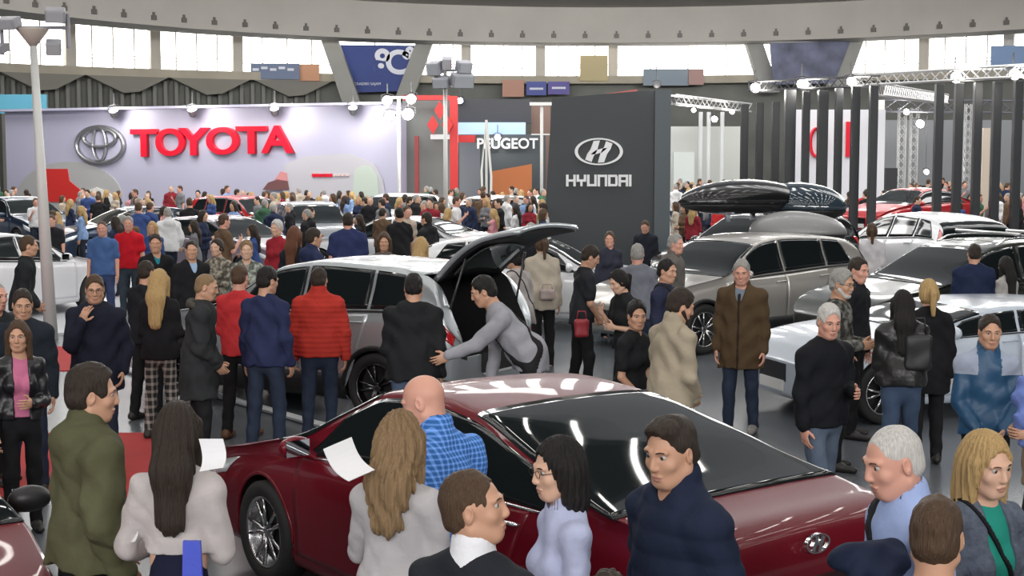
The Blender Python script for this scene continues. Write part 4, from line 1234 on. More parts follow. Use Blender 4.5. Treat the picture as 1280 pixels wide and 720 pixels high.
# red and grey stand
grey_p = mat('stand_grey', (.24, .26, .25), .6); red_p = mat('stand_red', (.62, .03, .03), .5)
st = empty('red_stand', (0, 0, 0)); tag(st, 'tall grey stand panel with a red frame and red emblem', 'stand wall')
panel_uv('grey_panel', 503, 124, 562, 250, 58.8, grey_p, .3, parent=st, zb=0)
panel_uv('red_post', 562, 120, 572, 250, 57.8, red_p, .4, parent=st, zb=0); panel_uv('red_top', 503, 119, 562, 125, 57.8, red_p, .4, parent=st)
panel_uv('red_side_post', 518, 170, 523, 250, 57.8, mat('stand_darkred', (.3, .05, .05), .6), .4, parent=st, zb=0)
panel_uv('white_band', 538, 168, 562, 174, 57.7, mat('white_plain', (.7, .7, .72), .5), .1, parent=st)
m = MB(); p = at(550, 150, 57.6); sx = 57.6 / FOC
for (dx, dz) in ((0, 12), (-9, -6), (9, -6)):
    m.prism([(sx * (dx), sx * (dz + 12)), (sx * (dx - 7), sx * dz), (sx * dx, sx * (dz - 12)), (sx * (dx + 7), sx * dz)], .1, None, p)
m.build('emblem', red_p, st)
# dark stand with pale blue light strip, white letters and orange wall
ds = empty('dark_stand', (0, 0, 0)); tag(ds, 'dark grey stand with white lettering, pale blue strip and an orange base wall', 'stand wall')
navy = mat('stand_slate', (.05, .065, .075), .5)
panel_uv('fascia', 572, 124, 664, 154, 64, mat('stand_black', (.04, .042, .05), .6), .6, parent=ds)
panel_uv('light_strip', 572, 153, 657, 168, 63.5, mat('strip_blue', (.35, .5, .85), .4, emit=.55), .3, parent=ds)
panel_uv('front_panel', 600, 168, 682, 250, 63, navy, .4, parent=ds, zb=0)
panel_uv('side_panel', 574, 178, 600, 250, 66, mat('stand_greyblue', (.33, .35, .38), .6), .4, parent=ds, zb=0)
panel_uv('red_beam', 572, 169, 594, 178, 63.2, red_p, .4, parent=ds)
mb = MB(); mb.prism([(at(615, 0, 61).x, 0), (at(665, 0, 61).x, 0), (at(665, 0, 61).x, at(665, 205, 61).z), (at(615, 0, 61).x, at(615, 214, 61).z)], .3, None, (0, 61, 0)); mb.build('orange_wall', mat('stand_orange', (.5, .16, .05), .6), ds)
t = text_mesh('lettering', 'PEUGEOT', .62, .04, mat('letter_white', (.8, .8, .8), .4), ds, bold=.012, sx=.98); t.location = at(634, 180, 62.7)
# brown door panel behind the slim white lamp pole
panel_uv('booth_panel', 664, 128, 688, 250, 66, mat('booth_brown', (.25, .16, .13), .7), .3, 'brown booth panel behind the slim white pole beside the black sign tower', 'booth panel', zb=0)

# black sign tower: leaning left edge
tw = empty('sign_tower', (0, 0, 0)); tag(tw, 'black sign tower with white oval emblem and white block lettering', 'sign tower')
D = 34.0; tb = mat('tower_black', (.022, .028, .032), .45, noise=(.3, .2))
a0, a1, b0, b1 = at(690, 123, D), at(678, 300, D), at(820, 112, D), at(818, 300, D)
vs = [(a0.x, D, a0.z), (a1.x - .02, D, 0), (b1.x, D, 0), (b0.x, D, b0.z), (a0.x + .1, D + 1.3, a0.z), (a1.x + .1, D + 1.3, 0), (b1.x, D + .4, 0), (b0.x, D + .4, b0.z)]
me = bpy.data.meshes.new('tower_body'); me.from_pydata(vs, [], [(0, 1, 2, 3), (7, 6, 5, 4), (0, 4, 5, 1), (3, 2, 6, 7), (0, 3, 7, 4), (1, 5, 6, 2)]); me.materials.append(tb); me.update()
o = bpy.data.objects.new('tower_body', me); COL.objects.link(o); o.parent = tw
panel_uv('tower_side', 819, 112, 839, 300, D - .1, mat('tower_grey', (.06, .075, .085), .4), 1.2, parent=tw, zb=0)
wl = mat('letter_white', (.8, .8, .8), .4)
emblem_h(tw, Matrix.Identity(3), at(748.5, 189.5, D - .05), 30 * D / FOC, .08, wl)
# block capitals drawn as strokes
st_w = .17
def glyph(ch):
    g = {'H': [(0, 0, 0, 1), (1, 0, 1, 1), (0, .5, 1, .5)], 'Y': [(0, .5, 0, 1), (1, .5, 1, 1), (0, .5, 1, .5), (.5, 0, .5, .5)], 'U': [(0, 0, 0, 1), (1, 0, 1, 1), (0, 0, 1, 0)],
         'N': [(0, 0, 0, 1), (1, 0, 1, 1), (0, 1, 1, 1)], 'D': [(0, 0, 0, 1), (1, .12, 1, .88), (0, 1, .9, 1), (0, 0, .9, 0)], 'A': [(0, 0, 0, 1), (1, 0, 1, 1), (0, 1, 1, 1), (0, .42, 1, .42)], 'I': [(0, 0, 0, 1)]}[ch]
    return g
p = at(707.5, 233, D - .05); sx = D / FOC; cx = 0
for ch in 'HYUNDAI':
    w_ = 9.0 * sx; h_ = 11.5 * sx; t_ = 3.1 * sx; mb = MB()
    for gi, (x0, z0, x1, z1) in enumerate(glyph(ch)):
        ax, az, bx, bz = x0 * w_, z0 * h_, x1 * w_, z1 * h_
        mb.box(((ax + bx) / 2 + cx + t_ / 2, 0, (az + bz) / 2 + t_ / 2), (abs(bx - ax) + t_ - .002 * gi, .06 + .006 * gi, abs(bz - az) + t_ - .002 * gi))
    o = mb.build('letter', wl, tw); o.location = p
    cx += (w_ if ch != 'I' else 0) + t_ + .95 * sx

# black columns of the stand on the right
colm = mat('column_black', (.018, .02, .022), .4)
cols = [(931, 130, 50, 9), (950, 128, 49, 9), (970, 127, 48, 9), (988, 112, 44, 13), (1008, 114, 43, 9), (1029, 113, 42.5, 12), (1049, 110, 42, 9), (1070, 108, 41, 10), (1092.5, 107, 40, 10),
        (1174.5, 105, 40, 10), (1199, 104, 40, 10), (1223, 103, 40, 10), (1247, 102, 40, 10), (1273, 101, 40, 10)]
for i, (u, v, D_, w_) in enumerate(cols):
    p = at(u, v, D_); r_ = w_ * D_ / FOC; root = empty('display_column', (p.x, D_, 0))
    nm = ['first from the sign tower', 'second from the sign tower', 'third from the sign tower', 'thick, fourth from the sign tower', 'fifth from the sign tower', 'thick, sixth from the sign tower', 'seventh from the sign tower', 'eighth from the sign tower, beside the gap', 'ninth from the sign tower, at the left side of the wide gap',
          'at the right side of the wide gap', 'second past the wide gap', 'third past the wide gap', 'fourth past the wide gap', 'fifth past the wide gap'][i]
    tag(root, 'black square display column, ' + nm, 'column', 'black columns of the stand')
    m = MB(); m.box((0, 0, p.z / 2), (r_, r_, p.z)); m.build('shaft', colm, root, bevel=.015)
    m = MB(); m.box((0, 0, .03), (r_ + .12, r_ + .12, .06)); m.build('base_plate', colm, root)
def truss(p, q, s_, r_, m_, label, cat='truss', n=None, name='lighting_truss'):
    p, q = Vector(p), Vector(q); d = q - p; L = d.length; d.normalize(); up = Vector((0, 0, 1)) if abs(d.z) < .8 else Vector((0, 1, 0))
    a = d.cross(up).normalized(); b = a.cross(d).normalized(); m = MB(); n = n or max(2, int(L / s_ / 1.2))
    cs = [a * s_ / 2 + b * s_ / 2, a * -s_ / 2 + b * s_ / 2, a * -s_ / 2 - b * s_ / 2, a * s_ / 2 - b * s_ / 2]
    for c in cs: m.tube([p + c, q + c], r_, 5)
    for i in range(n):
        for k in range(4):
            m.tube([p + d * L * i / n + cs[k], p + d * L * (i + 1) / n + cs[(k + 1) % 4]], r_ * .6, 4)
    o = m.build(name, m_); tag(o, label, cat); return o
alu = mat('truss_metal', (.6, .6, .6), .35, .7)
truss(at(1066, 101, 44), at(1290, 88, 38), .3, .035, alu, 'silver lighting truss running over the right-hand black columns')
truss(at(840, 124, 60), at(935, 135, 66), .35, .04, alu, 'silver lighting truss behind the sign tower')
truss(at(1098, 112, 46), at(1180, 124, 60), .35, .035, alu, 'silver truss sloping back through the wide gap between columns')
truss(at(1100, 132, 62), at(1290, 134, 62), .5, .04, mat('truss_dark', (.12, .12, .14), .5, .3), 'dark truss across the far end of the right-hand stand')
bt = mat('truss_black', (.03, .03, .034), .5)
truss(at(940, 108, 46), at(1095, 101, 41), .28, .03, bt, 'black truss joining the tops of the clustered columns')
for i, u in enumerate((1128, 1143)): truss(at(u, 135, 63), (at(u, 135, 63).x, 63, 0), .28, .03, alu, 'upright white truss leg far behind the wide gap, ' + ('left one', 'right one')[i])
truss(at(1211, 130, 60), (at(1211, 130, 60).x, 60, 0), .25, .03, alu, 'upright white truss leg behind the second and third columns past the gap')
# pale partitions behind
def board(*a, **k): return panel_uv('partition', *a, **k)
board(985, 137, 1107, 290, 52, mat('partition_white', (.66, .66, .7), .5), .3, 'white partition wall with red ring behind the clustered black columns', 'partition wall', zb=0)
o = ring_e(at(1021, 178, 51.8).x, at(1021, 178, 51.8).z, 9 * 51.8 / FOC, 19 * 51.8 / FOC, .2, y=0).build('red_ring_sign', redl); o.location = (0, 51.9, 0); tag(o, 'red oval ring sign on the white partition behind the black columns', 'sign')
o = panel_uv('red_bar_sign', 1058, 152, 1064, 196, 51.9, redl, .08, 'upright red bar sign on the white partition behind black columns', 'sign')
board(838, 158, 935, 250, 72, mat('partition_pale', (.55, .57, .53), .6), .3, 'pale low partition wall between the sign tower and the first column', 'partition wall', zb=0)
board(842, 190, 868, 250, 68, mat('partition_pale2', (.62, .66, .64), .5), .3, 'short white booth wall beside the grey edge of the sign tower', 'partition wall', zb=0)
board(1107, 150, 1290, 250, 74, mat('partition_grey', (.22, .23, .24), .6), .3, 'grey partition far behind the right-hand black columns', 'partition wall', zb=0)
board(1096, 125, 1106, 280, 54, mat('partition_cream', (.75, .76, .7), .5), .3, 'narrow cream panel at the left side of the wide gap', 'partition wall', zb=0)
board(1229, 160, 1238, 280, 58, mat('partition_beige', (.5, .42, .34), .5), .3, 'narrow beige panel between the third and fourth columns past the gap', 'partition wall', zb=0)
board(1108, 210, 1122, 250, 60, bt, .3, 'black low panel left of the red car in the gap', 'partition wall', zb=0)
for i, u in enumerate((876, 886, 903)):
    m = MB(); p = at(u, 140, 70); m.tube([(0, 0, 0), (0, 0, p.z)], .1, 8); m.tube([(0, 0, 0), (0, 0, .05)], .15, 10); o = m.build('white_post', mat('post_white', (.7, .72, .72), .4)); o.location = (p.x, 70, 0)
    tag(o, 'thin white post in the pale stand behind the sign tower, ' + ('nearest the tower', 'middle one', 'furthest from the tower')[i], 'post', 'thin white posts')
# gallery banners
def sheet(name, poly, D, m_, label, cat='banner', th=.08):
    mb = MB(); mb.prism([(at(u, v, D).x, at(u, v, D).z) for u, v in poly], th); o = mb.build(name, m_); o.location = (0, D, 0); tag(o, label, cat); return o
blue = mat('banner_blue', (.012, .035, .19), .6)
DB = 93.5
bn = sheet('banner', [(424, 56), (434, 116), (503, 114), (527, 57)], DB, blue, 'dark blue banner with large white numerals hung between concrete struts')
wt = mat('banner_white', (.62, .64, .72), .6)
for ch, u, v, h_, rr in (('8', 477, 78, 2.1, 8), ('C', 496, 79, 2.1, 8), ('8', 510, 67, 1.1, 40)):
    t = text_mesh('numeral', ch, h_, .03, wt, bn, bold=.06); t.data.transform(Matrix.Rotation(R(rr), 4, 'Y')); q = at(u, v, DB); t.location = (q.x, -.1, q.z)
t = text_mesh('caption', 'BEOGRADSKI SAJAM', .24, .02, wt, bn); q = at(455, 105, DB); t.location = (q.x, -.1, q.z)
sheet('banner', [(962, 54), (966, 106), (1043, 104), (1063, 51)], 91, mat('banner_mottled', (.12, .13, .2), .7, noise=(.9, .9)), 'mottled grey blue banner hung between the right pair of struts')
def gsheet(u0, v0, u1, v1, col, label, cat='banner'):
    D = circ((u0 + u1) / 2, 49.9)[1]; return panel_uv('banner', u0, v0, u1, v1, D, mat('b_%.2f_%.2f_%.2f' % col, col, .6), .08, label, cat)
b1 = gsheet(313, 79, 374, 99, (.13, .17, .27), 'dull blue banner with white text on the gallery rail, left of the orange one'); 
for q in range(5):
    mb = MB(); mb.box((-1.2 + q * .55, -.05, .6 + .1 * (q % 2)), (.4, .03, .16)); mb.build('text_mark', wt, b1)
gsheet(374, 80, 399, 101, (.5, .25, .14), 'orange and yellow banner on the gallery rail next to the blue one')
gsheet(628, 100, 655, 121, (.42, .22, .16), 'small orange banner on the gallery, left of two blue ones')
b2 = gsheet(658, 102, 683, 119, (.06, .08, .3), 'small blue banner on the gallery, nearest the orange one')
b3 = gsheet(685, 102, 712, 118, (.1, .08, .3), 'small violet blue banner on the gallery, above the slim white pole')
for b_ in (b2, b3):
    mb = MB(); mb.box((0, -.05, .42), (.9, .03, .14)); mb.build('text_mark', wt, b_)
gsheet(804, 86, 861, 107, (.2, .25, .3), 'long grey blue board on the gallery above the sign tower', 'board')
gsheet(861, 86, 880, 106, (.36, .22, .2), 'short reddish board on the gallery beside the grey blue board', 'board')
gsheet(1239, 57, 1290, 85, (.2, .3, .5), 'blue and green board at the right end of the gallery', 'board')
gsheet(725, 69, 760, 101, (.42, .35, .19), 'plain yellowish booth standing on the gallery before a window', 'booth')
panel_uv('banner', -10, 118, 58, 142, 68, mat('banner_teal', (.1, .38, .52), .5), .1, 'turquoise banner behind the left end of the white stand wall', 'banner')
mb = MB(); q = at(760, 122, 80); mb.prism([(-.5, -3), (-.2, .2), (1.6, .45), (1.7, -3)], .3); o = mb.build('roof_panel', mat('red_panel', (.4, .09, .08), .6)); o.location = q; tag(o, 'red stand canopy just behind the top of the sign tower', 'canopy')

# lamp posts
pw = mat('post_paint', (.6, .6, .58), .45); gy = mat('lamp_grey', (.27, .27, .3), .5)
def lampbox(root, c, s_, rz=0, tilt=20):
    Mx = Matrix.Rotation(rz, 3, 'Z') @ Matrix.Rotation(R(tilt), 3, 'X')
    m = MB(); m.box(c, s_, M=Mx); o = m.build('lamp_box', gy, root, bevel=s_[0] * .08)
    m = MB(); m.box(Vector(c) + Mx @ Vector((0, -s_[1] / 2 - .005, 0)), (s_[0] * .85, .015, s_[2] * .8), M=Mx); m.build('lamp_glass', mat('lamp_glass', (.5, .52, .55), .1, .3), o)
D = 22.0; b0 = at(62, 350, D); t0 = at(41, 48, D); sx = D / FOC
lp = empty('lamp_post', (b0.x, D, 0)); tag(lp, 'tall white lamp post standing beside the white car on the left', 'lamp post')
dx = t0.x - b0.x; m = MB(); m.tube([(0, 0, 0), (dx, 0, t0.z)], 8.5 * sx, 14, r2=4.2 * sx); m.build('pole', pw, lp, True)
m = MB(); m.lathe([(4 * sx, -20 * sx), (19 * sx, 0), (19 * sx, 2 * sx), (.01, 2 * sx)], (dx, 0, t0.z + 10 * sx), 20); m.build('bracket', mat('bracket_beige', (.5, .44, .38), .6), lp, True)
m = MB(); m.tube([(dx - 40 * sx, 0, t0.z + 13 * sx), (dx + 46 * sx, 0, t0.z + 13 * sx)], .03, 6); m.tube([(dx - 38 * sx, 0, t0.z - 20 * sx), (dx - 38 * sx, 0, t0.z + 24 * sx)], .03, 6); m.tube([(dx + 44 * sx, 0, t0.z - 12 * sx), (dx + 44 * sx, 0, t0.z + 30 * sx)], .03, 6); m.build('cross_arm', gy, lp)
for (u, v, w_, h_) in ((14, 30, 28, 13), (73, 20, 24, 16), (71, 60, 18, 16), (4, 62, 16, 10)):
    q = at(u, v, D); lampbox(lp, (q.x - b0.x, -.15, q.z), (w_ * sx, .25, h_ * sx), R(15 if u > 40 else -15))
D = 42.0; b0 = at(557, 236, D); t0 = at(557, 88, D); sx = D / FOC
lp = empty('lamp_post', (b0.x, D, 0)); tag(lp, 'white lamp post with a cluster of spotlights before the red stand', 'lamp post')
m = MB(); m.tube([(0, 0, 0), (0, 0, t0.z)], 3 * sx, 12, r2=2.4 * sx); m.build('pole', pw, lp, True)
for (u, v, w_, h_, rz) in ((544, 86, 16, 16, -30), (552, 103, 20, 13, -10), (580, 84, 18, 14, 25), (578, 101, 28, 18, 20), (559, 80, 12, 14, 0)):
    q = at(u, v, D); lampbox(lp, (q.x - b0.x, -.2, q.z), (w_ * sx, .35, h_ * sx), R(rz))
m = MB(); m.tube([(-20 * sx, 0, t0.z), (26 * sx, 0, t0.z)], .04, 6); m.build('cross_arm', gy, lp)
D = 58.0; b0 = at(677, 236, D); sx = D / FOC
lp = empty('lamp_post', (b0.x, D, 0)); tag(lp, 'slim white pole with a short crossbar left of the sign tower', 'pole')
m = MB(); m.tube([(0, 0, 0), (0, 0, at(677, 130, D).z)], 2.1 * sx, 10); m.build('pole', pw, lp, True)
m = MB(); m.box((0, 0, at(677, 168, D).z), (26 * sx, .08, 1.6 * sx)); m.box((0, 0, at(677, 130, D).z), (30 * sx, .3, 4 * sx)); m.build('cross_arm', pw, lp)
D = 55.0; sx = D / FOC; q = at(608, 238, D); tr = empty('light_stand', (q.x, D, 0)); tag(tr, 'spindly white truss stand before the dark stand with white lettering', 'light stand')
m = MB(); z0 = at(0, 150, D).z; m.tube([(-4 * sx, 0, 0), (-6 * sx, 0, z0 * .55), (0, 0, z0)], .05, 6); m.tube([(5 * sx, 0, 0), (6 * sx, .1, z0 * .5), (0, 0, z0)], .05, 6); m.tube([(0, .4, 0), (0, 0, z0)], .05, 6); m.build('legs_frame', pw, tr)
q = at(498, 238, 49.5); sx = 49.5 / FOC; tr = empty('light_stand', (q.x, 49.5, 0)); tag(tr, 'slim stand carrying four bright floodlights right of the white wall', 'light stand')
m = MB(); m.tube([(0, .4, 0), (0, .4, at(0, 122, 49.5).z)], .06, 8); m.build('pole', pw, tr, True)
m = MB(); m.tube([(-14 * sx, .4, at(0, 121, 49.5).z), (16 * sx, .4, at(0, 121, 49.5).z)], .04, 6); m.tube([(-12 * sx, .4, at(0, 140, 49.5).z), (13 * sx, .4, at(0, 140, 49.5).z)], .04, 6); m.build('cross_arm', pw, tr)
panel_uv('booth_panel', 502, 160, 520, 250, 60, mat('booth_white', (.7, .66, .6), .5), .3, 'cream booth panel between the white wall and the grey stand panel', 'booth panel', zb=0)
# ---------------------------------------------------------------- vehicles in place
def here(u, s): 
    D = FOC / s; return ((u - 640) / s, D)
RED = mat('paint_deep_red', (.12, .003, .01), .36, .0, .5, spec=.2)
hs = dict(SEDAN, taper=.17, cowl=1.17, wtop=1.97, rtop=2.95, rbase=4.25, pill=(2.5,), dlo=(1.42, 3.98),
    top=[(0, .66), (.25, .78), (.7, .88), (1.05, .97), (1.25, 1.02), (1.75, 1.27), (2.05, 1.395), (2.42, 1.43), (2.9, 1.40), (3.5, 1.27), (4.15, 1.09), (4.45, 1.04), (4.7, 1.02), (4.8, .94)])
rc, RCAR = car(hs, RED, (-.02, 8.62), (-.616, .788), 'large dark red sedan in the middle foreground, seen from behind its left side', near=True, opts=dict(chrome=1, plate_z=.45))
# emblem on the boot
p = Vector(RCAR.loc((4.775, 0, .93))) + Vector((-.02, 0, 0))
Mz = Matrix.Rotation(-PI / 2, 3, 'Z'); emblem_h(rc, Mz, p, .085, .02, mat('chrome', (.75, .75, .76), .12, 1))
car(SEDAN, RED, (-3.67, 7.42), (.49, -.87), 'dark red car with a black side mirror cut off by the lower left corner', near=True, opts=dict(mirror=mat('car_black', (.012, .012, .013), .45), chrome=1))
SILV = paint('silver', (.42, .45, .47), 1, .3, .6)
sv, SC = car(SUV, SILV, (-2.04, 16.15), (-.85, .53), 'silver hatchback with open black interior and raised tailgate on the dark platform', near=True, z=.05, opts=dict(open_tail=1, plate_z=.55, rim=(.12, .12, .125)))

# the raised tailgate, hinged at the rear edge of the roof
def tailgate(root, C, ang, m_out, wid=1.2, ln=1.05):
    P = C.P; hx = P['rtop'] + .02; hz = C.S(hx, 10)[2] - .01
    Mx = Matrix.Rotation(R(ang), 3, 'Y'); base = Vector(C.loc((hx, 0, hz)))
    def shell(off, th, x0, x1, w_, m_, nm, par, fillet=.12):
        vs = []; fs = []; n = 16; k = 12
        for lay in (0, 1):
            for i in range(n + 1):
                t = i / n; x = x0 + (x1 - x0) * t; tt = x / ln
                bow = .10 * math.sin(PI * min(1, tt)) + (.12 * max(0, tt - .6) * -1)
                for j in range(k + 1):
                    y = (j / k - .5) * w_ * (1 - .12 * abs(t - .45)); yb = -.05 * (2 * j / k - 1) ** 2
                    vs.append(base + Mx @ Vector((-x, y, off + bow + yb - lay * th)))
        q = (n + 1) * (k + 1)
        for i in range(n):
            for j in range(k):
                a = i * (k + 1) + j; fs.append((a, a + 1, a + k + 2, a + k + 1)); b = a + q; fs.append((b, b + k + 1, b + k + 2, b + 1))
        rim = list(range(k + 1)) + [i * (k + 1) + k for i in range(1, n + 1)] + [n * (k + 1) + j for j in range(k - 1, -1, -1)] + [i * (k + 1) for i in range(n - 1, 0, -1)]
        for a, b in zip(rim, rim[1:] + rim[:1]): fs.append((b, a, a + q, b + q))
        me = bpy.data.meshes.new(nm); me.from_pydata([tuple(v) for v in vs], [], fs); me.materials.append(m_); me.polygons.foreach_set('use_smooth', [True] * len(me.polygons)); me.update()
        o = bpy.data.objects.new(nm, me); COL.objects.link(o); o.parent = par; return o
    tg = shell(0, .05, 0, ln, wid, m_out, 'tailgate', root)
    shell(-.052, .02, .03, ln - .03, wid * .95, mat('car_black', (.012, .012, .013), .45), 'inner_trim', tg)
    shell(-.074, .012, .14, ln * .5, wid * .72, mat('tail_glass', (.06, .075, .07), .05, 0, 1), 'tailgate_window', tg)
    shell(.008, .012, .1, ln * .55, wid * .8, mat('car_glass', (.012, .016, .018), .05), 'tailgate_glass', tg)
    for sd in (-1, 1):
        m = MB(); a = base + Mx @ Vector((-.45, sd * wid * .46, -.05)); b = Vector(C.loc((hx + .22, -sd * .66, hz - .5))); m.tube([b, a], .012, 8); m.build('gas_strut', mat('strut_black', (.03, .03, .03), .3), tg, True)
tailgate(sv, SC, 30, SILV, 1.25, 1.15)
m = MB(); m.box(SC.loc((4.46, 0, .62)), (.05, .62, .2)); o = m.build('plate_recess', mat('car_black', (.012, .012, .013), .45), sv)
WHITE = paint('white', (.72, .73, .75), 1, .3, 0); BLK = paint('black', (.012, .013, .014), 1, .2, .3); GOLD = paint('champagne', (.5, .48, .45), 1, .3, .5)
BLUE = paint('dark_blue', (.02, .035, .07), 1, .3, .4); GREY = paint('mid_grey', (.25, .27, .29), 1, .3, .5); BRED = paint('bright_red', (.4, .01, .015), 1, .3, .2)
def at_s(u, s): s = 20 + .815 * s if s > 50 else s * 1.13; D = FOC / s; return ((u - 640) / s, D)
car(HATCH, WHITE, at_s(680, 69), (.96, -.18), 'white hatchback standing before the black sign tower', z=.05, near=False)
a, b = car(SUV, GOLD, at_s(915, 77), (-.82, -.57), 'pale champagne car beside the man in the long brown jacket', near=True, opts=dict(mirror=GOLD, clad=True, tail_high=1))
# black car carrying a roof box, behind it
bx, bc = car(SUV, BLK, at_s(948, 58), (-.72, -.69), 'glossy black car carrying a long roof box, behind the champagne car', near=True, opts=dict(rails=mat('chrome', (.75, .75, .76), .12, 1)), z=.15)
def roofbox(u, s, z, hd, L_, W_, H_, m_, label):
    x, y = at_s(u, s); r_ = empty('roof_box', (x, y, z), math.atan2(hd[1], hd[0])); tag(r_, label, 'roof box')
    b = Body(); b.ell((0, 0, .02), (L_ / 2, W_ / 2, H_), .05); b.ell((-.2, 0, .03), (L_ / 2.4, W_ / 2.1, H_ * .95), .1); b.cut((0, 0, .0), (0, 0, -1), .01)
    v_, q_ = b.mesh(.03); mesh_np('lid', v_, q_, m_, r_)
    b = Body(); b.ell((0, 0, .0), (L_ / 2.03, W_ / 2.04, H_ * .5), .05); b.cut((0, 0, .004), (0, 0, 1), .01); v_, q_ = b.mesh(.03); mesh_np('tray', v_, q_, mat('car_black', (.012, .012, .013), .45), r_)
    m = MB()
    for fx in (-.45, .45): m.box((fx, 0, -H_ * .42), (.06, W_ * 1.2, .05)); m.box((fx, W_ * .4, -H_ * .6), (.08, .06, .16)); m.box((fx, -W_ * .4, -H_ * .6), (.08, .06, .16))
    m.build('mounting_bars', mat('chrome', (.75, .75, .76), .12, 1), r_)
roofbox(925, 67, 2.03, (-.93, -.36), 2.3, .9, .36, BLK, 'glossy black roof box with bright reflections on the black car')
# roof box shape standing in for the opened glass hatch of another car
roofbox(1003, 66, 1.92, (.9, -.42), 1.5, .95, .42, mat('smoked_glass', (.03, .045, .06), .06, 0, 1), 'smoked glass hatch opened beside the black roof box')
roofbox(1000, 70, 1.55, (.95, -.3), 1.5, .8, .34, mat('satin_grey', (.22, .22, .22), .4, 0, .3), 'satin grey roof box standing behind the champagne car')
car(HATCH, WHITE, at_s(1140, 54), (-.35, .93), 'white hatchback with tall red rear lamp, raised before the wide column gap', z=.28, near=True, opts=dict(tail_high=1, tail_top=7.6, tail=(3.95, 4.22)))
ds_, dc_ = car(SUV, paint('dark_green', (.022, .027, .022), 1, .3, .3), at_s(1205, 89), (-.93, -.36), 'dark green car with silver roof bars on the right', near=True, z=.05, opts=dict(rails=mat('chrome', (.75, .75, .76), .12, 1), bars=mat('bar_silver', (.7, .7, .7), .3, .8)))
car(SUV, SILV, at_s(1345, 70), (-.3, -.95), 'silver car at the right edge of the picture behind the woman with long dark hair', near=True, z=.03)
LOW = dict(HATCH, top=[(x, z if z < .92 else .92 + (z - .92) * .5) for x, z in HATCH['top']], belt=[(x, z * .93) for x, z in HATCH['belt']], tumble=.4, cowl=1.35, wtop=2.05)
car(LOW, paint('rally', (.5, .56, .64), 1, .3, 0), at_s(1185, 113), (-.95, -.3), 'low white and blue car with its bonnet showing behind the grey-haired man in black', near=True)
car(HATCH, WHITE, at_s(2, 63), (.42, .9), 'white car with orange rear lamp on the white platform at the left', z=.035, near=True)
car(SUV, WHITE, at_s(492, 33), (-.45, -.9), 'white off-road car parked at the right end of the white stand wall')
car(SEDAN, WHITE, at_s(490, 47), (-.93, .35), 'white sedan in the crowd before the white off-road car')
car(SUV, GREY, at_s(390, 41), (.3, -.95), 'silver grey car in front of the pale poster panel')
car(SUV, BRED, at_s(312, 35), (.8, -.6), 'bright red car before the middle of the white stand wall')
car(HATCH, paint('mosaic', (.25, .2, .25), 1, .3, .3), at_s(290, 48), (.8, -.6), 'dark patterned car among visitors in front of the bright red car')
car(HATCH, BLUE, at_s(155, 40), (-.8, -.6), 'dark blue car before the silver oval emblem')
car(SUV, BLUE, at_s(30, 36), (.7, -.7), 'dark blue car near the left end of the white stand wall')
car(SUV, WHITE, at_s(604, 35), (-.7, -.7), 'white car behind the tall lamp post in the centre')
car(SEDAN, BRED, at_s(1135, 36), (-.8, -.6), 'red car seen through the wide gap between black columns', z=.45)
# ---------------------------------------------------------------- the visitors
navy, blk, jean, grey = (.012, .018, .04), (.012, .012, .014), (.03, .05, .1), (.12, .125, .13)
dj = dict(c=(.02, .03, .055)); bj = dict(c=(.014, .014, .016), mat='plain'); lj = dict(c=(.07, .1, .16))
S = dict
# ---- nearest figures
person(119, 453, 300, 128, 'man in an olive green hooded parka over a blue collar, holding a folded white leaflet', w=1.12, head=(-22, 6, 0), stride=.05,
       top=S(c=(.085, .085, .045), puff=.04, hem=.9, collar='hood', fold=.009, name='parka'), legs=bj, hair=S(kind='short', c='dark', vol=1.7), R='pocket', L=((.2, .15, -1), (-.05, .62, -.8)), tone='mid')
person(222, 497, 323, 178, 'woman with very long straight dark hair, white jacket and navy skirt with blue sash', f=True, head=(2, 4, 0),
       top=S(c=(.48, .44, .43), puff=.014, hem=1.12, fold=.005), legs=S(kind='skirt', c=(.012, .014, .035), mat='plain', hem=.42, flare=.22), hair=S(kind='verylong', c='dark', wide=.98, len=.33), R='hold', L=((.35, .1, -1), (-.25, .7, -.2)), tone='fair')
person(502, 512, 330, 160, 'woman with wavy dark blonde hair in a pale grey cardigan reading a white sheet', f=True, w=1.05, head=(12, 14, 0),
       top=S(c=(.42, .40, .41), puff=.012, hem=.8, fold=.005, name='cardigan'), legs=bj, hair=S(kind='wavy', c='light', vol=1.5, wide=1.1, len=.27), L=((.3, .35, -1), (.25, .95, .25)), R='low', tone='fair')
person(517, 464, 298, 215, 'bald man in a bright blue checked shirt beside the dark red sedan', w=1.08, head=(38, 22, 0), lean=6,
       top=S(c=(.03, .12, .35), puff=.014, mat='check', collar='shirt', fold=.005, name='shirt'), legs=dj, L='hold', R='hold', tone='pink')
person(588, 581, 432, 150, 'young man in a dark suit with a white shirt collar, looking up to the right', head=(-68, -6, 0) , w=1.0,
       top=S(c=(.018, .02, .026), puff=.018, open='v', inner=(.75, .75, .78), icollar='shirt', collar='crew', fold=.004, name='suit_jacket'), legs=bj, hair=S(kind='short', c='brown', vol=.75), L='hold', R='down', tone='mid', h=1.73)
person(692, 544, 360, -75, 'woman with a black bob and black glasses in a pale blue striped shirt, arms folded', f=True, head=(8, 8, 0), w=.98,
       top=S(c=(.42, .45, .62), puff=.012, hem=.86, collar='shirt', fold=.006, name='shirt'), legs=bj, hair=S(kind='bob', c='black', vol=1.3), glasses=1, L='cross', R='cross', tone='fair')
person(833, 516, 383, -62, 'man in a navy quilted jacket over a dark jumper, looking left, by the rear window', w=1.12, head=(16, 12, 0),
       top=S(c=(.012, .018, .04), puff=.03, quilt=.085, hem=.82, open='neck', inner=(.02, .022, .03), collar='stand', fold=.004), legs=dj, hair=S(kind='quiff', c='dark', vol=.8), L='pocket', R='pocket', tone='mid')
